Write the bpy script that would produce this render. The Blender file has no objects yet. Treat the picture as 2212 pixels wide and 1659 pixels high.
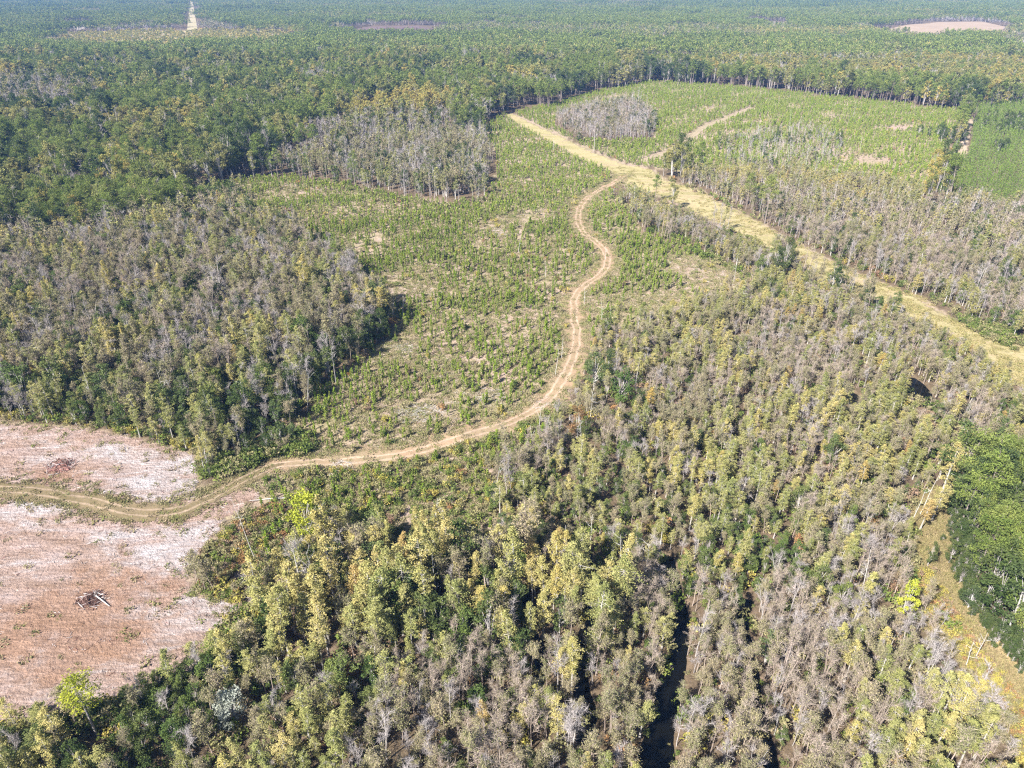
import bpy, math, random
import numpy as np
from mathutils import Vector

random.seed(7)
RNG = np.random.default_rng(11)
sc = bpy.context.scene
C = sc.collection

# ------------------------------------------------------------------ camera
CAM_H = 100.0
PITCH = math.radians(30.1)
FPX = 1536.0                       # focal length in pixels of a 2212 x 1659 picture
cam_d = bpy.data.cameras.new('camera')
cam_d.lens = 25.0
cam_d.sensor_width = 36.0
cam_d.clip_start = 1.0
cam_d.clip_end = 30000.0
cam = bpy.data.objects.new('camera', cam_d)
C.objects.link(cam)
cam.location = (0, 0, CAM_H)
cam.rotation_euler = (math.radians(90) - PITCH, 0, 0)
sc.camera = cam

# ------------------------------------------------------------------ sky, sun, exposure
SUN_AZ = math.radians(44)          # the light travels towards +x and a little +y
SUN_EL = math.radians(43)
w = bpy.data.worlds.new('World')
sc.world = w
w.use_nodes = True
nt = w.node_tree
nt.nodes.clear()
wo = nt.nodes.new('ShaderNodeOutputWorld')
bgn = nt.nodes.new('ShaderNodeBackground')
sky = nt.nodes.new('ShaderNodeTexSky')
sky.sky_type = 'NISHITA'
sky.sun_disc = False
sky.sun_elevation = SUN_EL
sky.sun_rotation = math.atan2(-math.cos(SUN_AZ), -math.sin(SUN_AZ))
sky.air_density = 1.0
sky.dust_density = 0.6
sky.ozone_density = 1.2
bgn.inputs['Strength'].default_value = 0.062
nt.links.new(sky.outputs[0], bgn.inputs['Color'])
nt.links.new(bgn.outputs[0], wo.inputs['Surface'])
sun_d = bpy.data.lights.new('sun', 'SUN')
sun_d.energy = 5.0
sun_d.angle = math.radians(0.53)
sun_d.color = (1.0, 0.955, 0.88)
sun = bpy.data.objects.new('sun', sun_d)
C.objects.link(sun)
sun.location = (-60, -30, 140)
sun.rotation_euler = Vector((math.cos(SUN_EL) * math.cos(SUN_AZ), math.cos(SUN_EL) * math.sin(SUN_AZ), -math.sin(SUN_EL))).to_track_quat('-Z', 'Y').to_euler()
vs = sc.view_settings
vs.view_transform = 'Standard'
vs.look = 'None'
vs.gamma = 1.0
vs.exposure = 1.52
vs.use_curve_mapping = False
sc.cycles.max_bounces = 5
sc.cycles.diffuse_bounces = 3
sc.cycles.glossy_bounces = 2
sc.cycles.transmission_bounces = 3
sc.cycles.transparent_max_bounces = 8
sc.cycles.volume_bounces = 0
sc.cycles.caustics_reflective = False
sc.cycles.caustics_refractive = False
sc.cycles.filter_width = 1.25
sc.cycles.use_denoising = False

# ------------------------------------------------------------------ helpers: picture to ground, noise, polygons
cp, sp = math.cos(PITCH), math.sin(PITCH)


def G(px, py, z=0.0):
    """point of the ground seen at a place of the 2212-wide photograph"""
    dx, du = (px - 1106.0) / FPX, -(py - 829.5) / FPX
    fy, fz = cp + du * sp, -sp + du * cp
    t = (z - CAM_H) / fz
    return np.array([dx * t, fy * t])


def GP(pts):
    return np.array([G(*p) for p in pts])


def project(x, y, z):
    fy = y * cp - (z - CAM_H) * sp
    u = y * sp + (z - CAM_H) * cp
    return 1106.0 + FPX * x / fy, 829.5 - FPX * u / fy, fy


class Noise:
    def __init__(self, lam, seed, n=7, sx=1.0, sy=1.0):
        r = np.random.default_rng(seed)
        a = r.uniform(0, 2 * np.pi, n)
        k = 2 * np.pi / (lam * r.uniform(0.6, 1.7, n))
        self.kx, self.ky, self.p = np.cos(a) * k * sx, np.sin(a) * k * sy, r.uniform(0, 6.28, n)
        self.n = n

    def __call__(self, x, y):
        x, y = np.asarray(x, float), np.asarray(y, float)
        o = np.zeros(np.broadcast(x, y).shape)
        for kx, ky, p in zip(self.kx, self.ky, self.p):
            o = o + np.sin(x * kx + y * ky + p)
        return o / math.sqrt(self.n)


def inside(x, y, poly):
    x, y = np.asarray(x), np.asarray(y)
    r = np.zeros(x.shape, bool)
    n = len(poly)
    bx0, by0 = poly.min(0)
    bx1, by1 = poly.max(0)
    m = (x >= bx0) & (x <= bx1) & (y >= by0) & (y <= by1)
    if not m.any():
        return r
    xs, ys = x[m], y[m]
    rr = np.zeros(xs.shape, bool)
    j = n - 1
    for i in range(n):
        xi, yi = poly[i]
        xj, yj = poly[j]
        c = (yi > ys) != (yj > ys)
        if yi != yj:
            rr ^= c & (xs < (xj - xi) * (ys - yi) / (yj - yi) + xi)
        j = i
    r[m] = rr
    return r


def seg_dist(x, y, line, closed=False):
    """distance to a polyline, signed lateral offset and position along it"""
    x, y = np.asarray(x, float), np.asarray(y, float)
    best = np.full(x.shape, 1e9)
    side = np.zeros(x.shape)
    along = np.zeros(x.shape)
    L = 0.0
    pts = list(line) + ([line[0]] if closed else [])
    for a, b in zip(pts[:-1], pts[1:]):
        d = b - a
        l = math.hypot(*d)
        if l < 1e-6:
            continue
        t = np.clip(((x - a[0]) * d[0] + (y - a[1]) * d[1]) / (l * l), 0, 1)
        ex, ey = x - a[0] - t * d[0], y - a[1] - t * d[1]
        dd = np.hypot(ex, ey)
        m = dd < best
        best[m] = dd[m]
        side[m] = (np.sign(d[0] * ey - d[1] * ex) * dd)[m]
        along[m] = (L + t * l)[m]
        L += l
    return best, side, along


def smooth_line(pts, step=2.0):
    """a Catmull-Rom line through the points"""
    P = np.vstack([2 * pts[0] - pts[1], pts, 2 * pts[-1] - pts[-2]])
    out = []
    for i in range(1, len(P) - 2):
        p0, p1, p2, p3 = P[i - 1:i + 3]
        n = max(2, int(np.linalg.norm(p2 - p1) / step))
        for t in np.linspace(0, 1, n, endpoint=False):
            out.append(0.5 * ((2 * p1) + (-p0 + p2) * t + (2 * p0 - 5 * p1 + 4 * p2 - p3) * t * t + (-p0 + 3 * p1 - 3 * p2 + p3) * t ** 3))
    out.append(P[-2])
    return np.array(out)


# ------------------------------------------------------------------ the lie of the land (photo coordinates -> metres)
TRACK = smooth_line(GP([(1352, 378), (1322, 397), (1285, 416), (1258, 440), (1248, 468), (1256, 496), (1282, 520), (1306, 542), (1314, 562), (1300, 590), (1266, 616), (1242, 642),
                        (1240, 680), (1246, 720), (1240, 762), (1224, 802), (1196, 848), (1150, 888), (1090, 918), (1020, 942), (950, 962), (880, 980), (800, 990), (720, 996), (650, 1000),
                        (595, 1006), (545, 1030), (490, 1056), (432, 1086), (370, 1107), (275, 1105), (165, 1079), (80, 1065), (0, 1060), (-120, 1062), (-260, 1075)]), 1.5)
LANE = smooth_line(GP([(2002, 1105), (2012, 1150), (2030, 1210), (2068, 1290), (2120, 1370), (2180, 1450), (2260, 1560), (2330, 1680)]), 1.5)
SPUR = smooth_line(GP([(1400, 345), (1450, 326), (1490, 300), (1520, 276), (1570, 256), (1622, 234)]), 3.0)
EDGE_TRACK = smooth_line(GP([(2098, 250), (2088, 280), (2082, 315), (2074, 345)]), 3.0)
RIDE = smooth_line(GP([(-30, 918), (60, 922), (170, 932), (300, 950)]), 2.0)
STRIP = GP([(1104, 242), (1160, 270), (1230, 302), (1290, 332), (1360, 356), (1412, 366), (1442, 388), (1520, 412), (1560, 438), (1640, 478), (1720, 523), (1800, 563), (1900, 608), (2000, 648), (2060, 684),
            (2150, 724), (2230, 760), (2420, 850), (2430, 960), (2330, 905), (2230, 852), (2120, 776), (2050, 731), (1960, 690), (1880, 662), (1820, 630), (1770, 603), (1690, 560), (1640, 528), (1590, 505), (1520, 474), (1470, 446),
            (1410, 420), (1345, 402), (1318, 376), (1258, 348), (1190, 310), (1130, 278), (1086, 250)])
FIELD = GP([(-420, 880), (-150, 900), (0, 906), (60, 915), (180, 922), (300, 945), (360, 960), (414, 975), (438, 1000), (432, 1042), (440, 1070), (490, 1046), (535, 1030), (560, 1052), (572, 1078), (540, 1098),
            (500, 1118), (478, 1140), (450, 1180), (425, 1215), (412, 1245), (430, 1276), (490, 1290), (522, 1310), (538, 1342), (520, 1385), (480, 1425), (420, 1462), (350, 1488), (260, 1512), (165, 1550), (80, 1578), (0, 1590), (-300, 1600), (-700, 1500)])
CHANNELS = [  # centre line, width at its head and foot
    (smooth_line(GP([(1258, 1165), (1268, 1225), (1278, 1290), (1270, 1350), (1254, 1410), (1258, 1480), (1268, 1545), (1262, 1600)]), 1.5), 1.4, 1.8),
    (smooth_line(GP([(1440, 1200), (1456, 1260), (1470, 1340), (1466, 1410), (1448, 1480), (1432, 1560), (1418, 1640), (1405, 1760)]), 1.5), 1.5, 4.8),
    (smooth_line(GP([(1130, 1258), (1137, 1310), (1143, 1360), (1164, 1392), (1170, 1430), (1160, 1485)]), 1.5), .8, .9),
    (smooth_line(GP([(1612, 1290), (1600, 1350), (1618, 1420), (1626, 1490), (1640, 1560), (1660, 1640), (1680, 1740)]), 1.5), 1.6, 1.5),
]


def blob(px, py, rx, ry, n=22, seed=0, wob=0.16):
    c = G(px, py)
    r = np.random.default_rng(seed)
    a = np.linspace(0, 2 * np.pi, n, endpoint=False)
    k = 1 + wob * np.sin(2 * a + r.uniform(0, 6)) + wob * 0.6 * np.sin(3 * a + r.uniform(0, 6)) + wob * 0.4 * np.sin(5 * a + r.uniform(0, 6))
    return np.stack([c[0] + rx * k * np.cos(a), c[1] + ry * k * np.sin(a)], 1)


PONDS = [blob(1980, 840, 2.9, 8.2, seed=3), blob(1842, 858, 2.2, 3.4, seed=4), blob(686, 1052, 2.0, 4.0, seed=5)]
n_big, n_mid, n_small = Noise(120, 1), Noise(34, 2), Noise(11, 3)
n_edge, n_edge2 = Noise(14, 21), Noise(5, 22)


def line_len(line):
    return float(np.linalg.norm(np.diff(line, axis=0), axis=1).sum())


def chan_w(t, w0, w1):
    return (w0 + (w1 - w0) * np.clip(t, 0, 1) ** 2.2) * (1 + .16 * np.sin(23 * t + w0 * 9))


def chan_d(x, y):
    d = np.full(np.shape(x), 1e9)
    for line, w0, w1 in CHANNELS:
        b, _s, a = seg_dist(x, y, line)
        d = np.minimum(d, b - chan_w(a / line_len(line), w0, w1) / 2)
    for p in PONDS:
        dd = seg_dist(x, y, p, True)[0]
        d = np.minimum(d, np.where(inside(x, y, p), -dd, dd))
    return d


def zf(x, y):
    x, y = np.atleast_1d(np.asarray(x, float)), np.atleast_1d(np.asarray(y, float))
    r = np.hypot(x, y)
    f = np.clip((700 - r) / 300, 0, 1)
    z = f * (0.22 * n_mid(x, y) + 0.07 * n_small(x, y))
    m = (r < 330) & (x > -80)
    if m.any():
        d = chan_d(x[m], y[m])
        k = np.clip((d + 0.2) / 1.5, 0, 1)
        k = k * k * (3 - 2 * k)
        z[m] = z[m] * np.clip((d - 0.5) / 4, 0, 1) - 0.9 * (1 - k)
    return z


# ------------------------------------------------------------------ what grows where
MIX = {
    'snagpatch': dict(bg=.72, hb=.14, ed=.14),
    'far': dict(pi=.70, br=.12, eb=.09, yr=.02, bg=.07),
    'leftmid': dict(pi=.52, eb=.16, br=.2, yr=.04, bg=.08),
    'leftswamp': dict(hb=.32, bg=.16, bb=.10, em=.19, ed=.05, cg=.11, cy=.06, co=.004),
    'leftfront': dict(em=.42, hb=.22, ed=.14, bg=.12, cg=.10, co=.005),
    'hedge': dict(em=.4, ed=.25, hb=.2, cg=.15),
    'island': dict(bg=.36, hb=.36, ed=.10, em=.09, cg=.09),
    'grey': dict(bg=.52, hb=.24, bb=.16, ed=.08),
    'north': dict(bb=.34, hb=.24, bg=.16, cg=.13, cy=.06, ed=.05, em=.02),
    'northyel': dict(cy=.26, cg=.3, co=.03, hb=.26, bg=.15),
    'lens': dict(cg=.36, hb=.24, bg=.14, bb=.1, cy=.09, em=.07),
    'rightmid': dict(bb=.28, hb=.26, bg=.2, cg=.1, ed=.09, em=.07),
    'yelswamp': dict(cg=.27, cy=.16, hb=.32, bb=.09, bg=.08, em=.05, co=.008),
    'brown': dict(bb=.36, hb=.30, bg=.12, cg=.12, cy=.06, em=.03, co=.01),
    'yelband': dict(cg=.31, cy=.20, hb=.29, bb=.08, bg=.06, em=.05, co=.01),
    'greenmix': dict(em=.28, cg=.26, hb=.26, bg=.06, cy=.08, ed=.06),
    'cypress': dict(cy=.30, cg=.30, co=.015, hb=.20, ed=.08, bg=.06, em=.05),
    'greymass': dict(hb=.40, bb=.30, bg=.17, cg=.055, cy=.045, co=.006, em=.03),
    'bottomleft': dict(cg=.24, em=.27, ed=.11, hb=.22, cy=.10, bg=.06),
    'pinestand': dict(pi=.45, eb=.55),
    'yellow': dict(yr=.8, br=.2),
    'farolive': dict(br=.48, yr=.22, pi=.18, bg=.12),
    'fargrey': dict(bg=.62, hb=.2, br=.12, eb=.06),
}
# name, polygon in the photograph's pixels at ground level, mix, density of the 2.4 m grid, heights, phrase of the place
REG = [
    ('far', None, 'far', .135, (14, 20), 'in the deep pine woods behind the cutover'),
    ('farolive', [(1420, 150), (1440, 122), (1600, 112), (1760, 108), (1900, 104), (2020, 118), (2100, 135), (2400, 165), (2400, 245), (2100, 208), (1800, 188), (1600, 178), (1480, 172)], 'farolive', .16, (11, 15), 'in the olive woods behind the cutover'),
    ('fargrey', [(1780, 130), (1850, 118), (1980, 116), (2010, 132), (1930, 146), (1800, 146)], 'fargrey', .26, (11, 15), 'in the olive woods behind the cutover'),
    ('fargrey', [(-150, 190), (60, 180), (250, 205), (270, 235), (150, 260), (-150, 265)], 'fargrey', .26, (11, 15), 'in the deep pine woods behind the cutover'),
    ('yellow', [(195, 292), (250, 276), (380, 274), (420, 288), (390, 310), (260, 312)], 'yellow', .16, (12, 16), 'in the yellow clump amid the deep pine woods'),
    ('yellow', [(720, 262), (800, 232), (940, 215), (1010, 226), (960, 262), (840, 284), (740, 300)], 'yellow', .11, (12, 16), 'in the yellow clump amid the deep pine woods'),
    ('fargrey', [(640, 310), (700, 282), (860, 270), (960, 262), (1000, 285), (860, 310), (740, 340)], 'fargrey', .34, (11, 14), 'in the grey wood at the end of the cutover'),
    ('leftmid', [(-300, 400), (0, 385), (200, 365), (420, 360), (440, 420), (420, 480), (300, 520), (150, 545), (-300, 560)], 'leftmid', .17, (12, 18), 'in the mixed woods above the grey swamp wood'),
    ('leftswamp', [(-400, 545), (0, 535), (150, 530), (300, 500), (430, 470), (480, 440), (560, 470), (640, 510), (700, 545), (760, 590), (805, 630), (842, 660), (862, 700), (852, 722), (800, 750), (745, 795), (695, 850), (655, 900), (658, 945),
                   (600, 985), (520, 1012), (455, 1032), (428, 1002), (434, 975), (400, 965), (360, 950), (300, 935), (170, 912), (50, 902), (-400, 870)], 'leftswamp', .70, (8.5, 13), 'in the grey swamp wood behind the sandy clearing'),
    ('leftfront', [(-100, 845), (60, 850), (200, 860), (320, 880), (420, 890), (520, 850), (640, 800), (700, 770), (760, 740), (852, 700), (852, 722), (800, 750), (745, 795), (695, 850), (655, 900), (658, 945), (600, 985), (520, 1012), (455, 1032),
                   (428, 1002), (434, 975), (400, 965), (360, 950), (300, 935), (170, 912), (50, 902), (-100, 895)], 'leftfront', .58, (7.5, 13), 'at the edge of the wood behind the sandy clearing'),
    ('hedge', [(400, 420), (470, 412), (560, 455), (650, 500), (640, 525), (540, 480), (450, 455)], 'hedge', .34, (6, 11), 'on the thin wooded edge of the cutover'),
    ('island', [(545, 370), (600, 352), (700, 330), (860, 305), (960, 292), (1045, 292), (1072, 330), (1074, 388), (1042, 430), (960, 440), (872, 426), (780, 402), (690, 388), (620, 380)], 'island', .46, (8.5, 12.5), 'in the bare wood that juts into the cutover'),
    ('grey', [(1190, 252), (1290, 228), (1400, 224), (1436, 262), (1432, 300), (1340, 310), (1250, 300), (1180, 270)], 'grey', .48, (7, 10.5), 'in the grey island above the grass strip'),
    ('snagpatch', [(1545, 305), (1600, 292), (1680, 286), (1760, 284), (1850, 300), (1850, 345), (1780, 376), (1640, 374), (1560, 352)], 'snagpatch', .22, (3.5, 8.5), 'in the grey patch of the far cutover'),
    ('northyel', [(1440, 388), (1520, 372), (1700, 372), (1850, 388), (1960, 400), (2020, 420), (1960, 480), (1700, 440), (1560, 420), (1500, 408)], 'northyel', .5, (5, 8), 'on the far side of the grass strip'),
    ('north', [(1440, 388), (1560, 402), (1760, 428), (1960, 455), (2060, 440), (2230, 452), (2420, 480), (2440, 840), (2230, 758), (2150, 722), (2060, 682), (2000, 646), (1900, 606), (1800, 561), (1720, 521), (1640, 476), (1560, 436), (1520, 410)], 'north', .6, (6, 9.5), 'in the brown wood on the far side of the grass strip'),
    ('rightmid', [(2050, 470), (2230, 470), (2440, 500), (2440, 840), (2230, 756), (2100, 696), (2040, 640)], 'rightmid', .55, (6.5, 11), 'in the brown wood on the far side of the grass strip'),
    ('lens', [(1345, 404), (1410, 422), (1470, 448), (1520, 478), (1590, 508), (1640, 530), (1690, 562), (1700, 590), (1650, 606), (1600, 590), (1540, 556), (1480, 526), (1410, 494), (1370, 462), (1335, 425)], 'lens', .6, (4.5, 8), 'in the wood between the dirt track and the grass strip'),
    ('yelswamp', [(1268, 785), (1300, 752), (1400, 706), (1500, 665), (1600, 640), (1660, 615), (1700, 590), (1770, 610), (1880, 668), (1960, 694), (2050, 732), (2120, 776), (2230, 856), (2440, 980), (2440, 1300), (2090, 1010), (2000, 1050), (1900, 1100),
                  (1750, 1100), (1600, 1050), (1450, 1000), (1340, 985), (1270, 960), (1245, 900), (1258, 840)], 'yelswamp', .66, (5, 9), 'in the yellowing swamp beside the dirt track'),
    ('brown', [(1560, 720), (1700, 700), (1860, 700), (1960, 730), (1990, 800), (1880, 850), (1700, 860), (1560, 830)], 'brown', .66, (4.8, 8.4), 'in the brown part of the swamp below the grass strip'),
    ('brown', [(1400, 830), (1600, 840), (1720, 880), (1640, 930), (1480, 930), (1380, 890)], 'brown', .6, (4.6, 8), 'in the brown part of the swamp below the grass strip'),
    ('yelband', [(1480, 930), (1640, 950), (1800, 880), (1960, 880), (2100, 860), (2240, 900), (2240, 990), (2080, 1010), (2040, 1080), (2000, 1120), (1900, 1160), (1700, 1180), (1520, 1120)], 'yelband', .66, (5.2, 9.4), 'in the yellow swamp beside the dark pine stand'),
    ('greenmix', [(1200, 1010), (1270, 965), (1380, 1000), (1520, 1080), (1660, 1150), (1780, 1190), (1700, 1270), (1560, 1290), (1420, 1260), (1300, 1240), (1180, 1210), (1070, 1180), (1080, 1090)], 'greenmix', .6, (4, 8), 'in the green thicket below the dirt track bend'),
    ('cypress', [(640, 1200), (700, 1190), (800, 1195), (920, 1200), (1040, 1205), (1180, 1230), (1300, 1260), (1340, 1290), (1330, 1360), (1300, 1460), (1180, 1450), (1040, 1430), (900, 1440), (760, 1470), (640, 1440), (560, 1380), (590, 1280)], 'cypress', .60, (9.5, 15.5), 'in the golden stand below the dirt track'),
    ('greymass', [(1330, 1300), (1420, 1270), (1560, 1300), (1700, 1260), (1800, 1220), (1940, 1220), (2000, 1330), (2080, 1430), (2160, 1540), (2330, 1760), (2330, 1900), (760, 1900), (780, 1640), (820, 1500), (900, 1430), (1040, 1440), (1180, 1460), (1300, 1470)], 'greymass', .80, (5.5, 9.5), 'in the grey thicket between the black water channels'),
    ('bottomleft', [(-300, 1640), (0, 1628), (100, 1612), (190, 1585), (280, 1548), (370, 1520), (440, 1492), (520, 1440), (560, 1370), (640, 1440), (780, 1450), (830, 1510), (790, 1640), (760, 1900), (-300, 1900)], 'bottomleft', .66, (4.5, 9.5), 'in the green thicket below the sandy clearing'),
    ('pinestand', [(2110, 1040), (2230, 1020), (2500, 1060), (2560, 1700), (2290, 1560), (2225, 1470), (2128, 1385), (2076, 1315), (2056, 1250), (2046, 1160), (2052, 1080)], 'pinestand', .36, (12, 16), 'in the dark pine stand beside the grassy lane'),
]
for i, r in enumerate(REG):
    REG[i] = (r[0], None if r[1] is None else GP(r[1])) + r[2:]
# open ground
CUT_W = GP([(400, 405), (560, 384), (690, 380), (870, 426), (960, 440), (1042, 430), (1074, 388), (1072, 330), (1045, 288), (1055, 268), (1090, 246), (1200, 302), (1330, 376), (1420, 425), (1400, 492), (1480, 526), (1540, 556), (1610, 592), (1660, 615), (1600, 645),
            (1400, 705), (1290, 745), (1250, 780), (1235, 830), (1215, 890), (1180, 960), (1060, 1020), (1080, 1100), (1070, 1190), (900, 1200), (760, 1195), (650, 1200), (590, 1270), (570, 1150), (560, 1050), (580, 990), (658, 945), (655, 900), (695, 850), (745, 795), (800, 750), (852, 722), (862, 700), (842, 660), (760, 590), (640, 510), (480, 430)])
CUT_E = GP([(1100, 248), (1386, 176), (1560, 186), (1820, 212), (2075, 240), (2050, 320), (2010, 420), (1850, 392), (1700, 374), (1520, 374), (1430, 366), (1360, 356), (1290, 330), (1230, 300)])
PLANT = GP([(2100, 238), (2230, 222), (2420, 230), (2440, 476), (2230, 455), (2060, 442), (2015, 420), (2050, 340)])
LANE_OPEN = GP([(1980, 1080), (2010, 1050), (2045, 1060), (2060, 1160), (2075, 1250), (2130, 1375), (2210, 1465), (2290, 1580), (2400, 1760), (2260, 1760), (2165, 1575), (2095, 1455), (2015, 1375), (1935, 1295), (1965, 1200)])
POINT = GP([(405, 1245), (450, 1180), (500, 1118), (572, 1078), (600, 1060), (650, 1035), (665, 1190), (600, 1280), (562, 1370), (520, 1395), (538, 1342), (522, 1310), (430, 1276)])
REG_I = {r[0]: i for i, r in enumerate(REG)}


def classify(x, y):
    """index of the wood a point belongs to; -1 for open land"""
    k = np.clip(np.hypot(x, y) / 170, 1, 4)
    wx, wy = x + k * 2.0 * n_edge(x / k, y / k), y + k * (1.6 * n_edge2(x / k + 50, y / k) + 2.0 * n_edge(y / k, x / k))
    reg = np.zeros(x.shape, int)
    for p in (CUT_W, CUT_E, PLANT):
        reg[inside(wx, wy, p)] = -1
    reg[inside(wx, wy, STRIP)] = -1
    for i, r in enumerate(REG):
        if r[1] is not None and i > 0:
            reg[inside(wx, wy, r[1])] = i
    dflt = (reg == 0) & (np.hypot(x, y) < 330)
    reg[dflt & (x > -12)] = REG_I['greymass']
    reg[dflt & (x <= -12)] = REG_I['bottomleft']
    reg[dflt & (y > 190)] = REG_I['leftswamp']
    reg[inside(wx, wy, POINT)] = -1
    reg[inside(wx, wy, LANE_OPEN)] = -1
    reg[inside(x, y, STRIP)] = -1
    reg[inside(x + .6 * n_edge2(x, y), y, FIELD)] = -1
    for line, wd in ((TRACK, 5.0), (LANE, 2.8)):
        m = (reg >= 0) & (np.hypot(x, y) < 600)
        d = seg_dist(x[m], y[m], line)[0]
        mm = np.where(m)[0][d < wd]
        reg[mm] = -1
    m = (reg >= 0) & (np.hypot(x, y) < 330) & (x > -80)
    d = chan_d(x[m], y[m])
    reg[np.where(m)[0][d < 0.55]] = -1
    return reg


# ------------------------------------------------------------------ materials
def new_mat(name):
    m = bpy.data.materials.new(name)
    m.use_nodes = True
    m.node_tree.nodes.clear()
    return m, m.node_tree.nodes, m.node_tree.links


def ramp(nodes, stops, interp='LINEAR'):
    r = nodes.new('ShaderNodeValToRGB')
    r.color_ramp.interpolation = interp
    e = r.color_ramp.elements
    while len(e) < len(stops):
        e.new(0.5)
    for k, (p, c) in zip(e, stops):
        k.position = p
        k.color = (*c, 1)
    return r


def math_node(nodes, links, op, a, b=None, clamp=False):
    n = nodes.new('ShaderNodeMath')
    n.operation = op
    n.use_clamp = clamp
    for i, v in enumerate((a, b)):
        if v is None:
            continue
        if isinstance(v, (int, float)):
            n.inputs[i].default_value = v
        else:
            links.new(v, n.inputs[i])
    return n.outputs[0]


def noise_tex(nodes, links, vec, scale, detail=3.0, rough=0.55, dist=0.0):
    n = nodes.new('ShaderNodeTexNoise')
    n.inputs['Scale'].default_value = scale
    n.inputs['Detail'].default_value = detail
    n.inputs['Roughness'].default_value = rough
    n.inputs['Distortion'].default_value = dist
    if vec is not None:
        links.new(vec, n.inputs['Vector'])
    return n.outputs['Fac']


def mix_rgb(nodes, links, fac, a, b, blend='MIX'):
    n = nodes.new('ShaderNodeMix')
    n.data_type = 'RGBA'
    n.blend_type = blend
    for sock, v in ((n.inputs[0], fac), (n.inputs[6], a), (n.inputs[7], b)):
        if isinstance(v, (int, float)):
            sock.default_value = v
        elif isinstance(v, tuple):
            sock.default_value = (*v, 1)
        else:
            links.new(v, sock)
    return n.outputs[2]


def plant_mat(name, cols, transl=0.22, lo=0.62, hi=1.38):
    """foliage or bark: one colour of the ramp for each plant, small differences from clump to clump"""
    m, N, L = new_mat(name)
    oi = N.new('ShaderNodeObjectInfo')
    at = N.new('ShaderNodeAttribute')
    at.attribute_name = 'tint'
    f = math_node(N, L, 'FRACT', math_node(N, L, 'ADD', oi.outputs['Random'], at.outputs['Fac']))
    n = len(cols)
    r = ramp(N, [(i / max(1, n - 1), c) for i, c in enumerate(cols)])
    L.new(f, r.inputs[0])
    va = N.new('ShaderNodeAttribute')
    va.attribute_name = 'var'
    k = math_node(N, L, 'ADD', math_node(N, L, 'MULTIPLY', va.outputs['Fac'], hi - lo), lo)
    hsv = N.new('ShaderNodeHueSaturation')
    L.new(math_node(N, L, 'ADD', math_node(N, L, 'MULTIPLY', va.outputs['Fac'], -0.03), 0.515), hsv.inputs['Hue'])
    L.new(k, hsv.inputs['Value'])
    L.new(r.outputs[0], hsv.inputs['Color'])
    d = N.new('ShaderNodeBsdfDiffuse')
    L.new(hsv.outputs[0], d.inputs['Color'])
    out = N.new('ShaderNodeOutputMaterial')
    if transl > 0:
        t = N.new('ShaderNodeBsdfTranslucent')
        L.new(hsv.outputs[0], t.inputs['Color'])
        mx = N.new('ShaderNodeMixShader')
        mx.inputs[0].default_value = transl
        L.new(d.outputs[0], mx.inputs[1])
        L.new(t.outputs[0], mx.inputs[2])
        L.new(mx.outputs[0], out.inputs[0])
    else:
        L.new(d.outputs[0], out.inputs[0])
    return m


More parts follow.
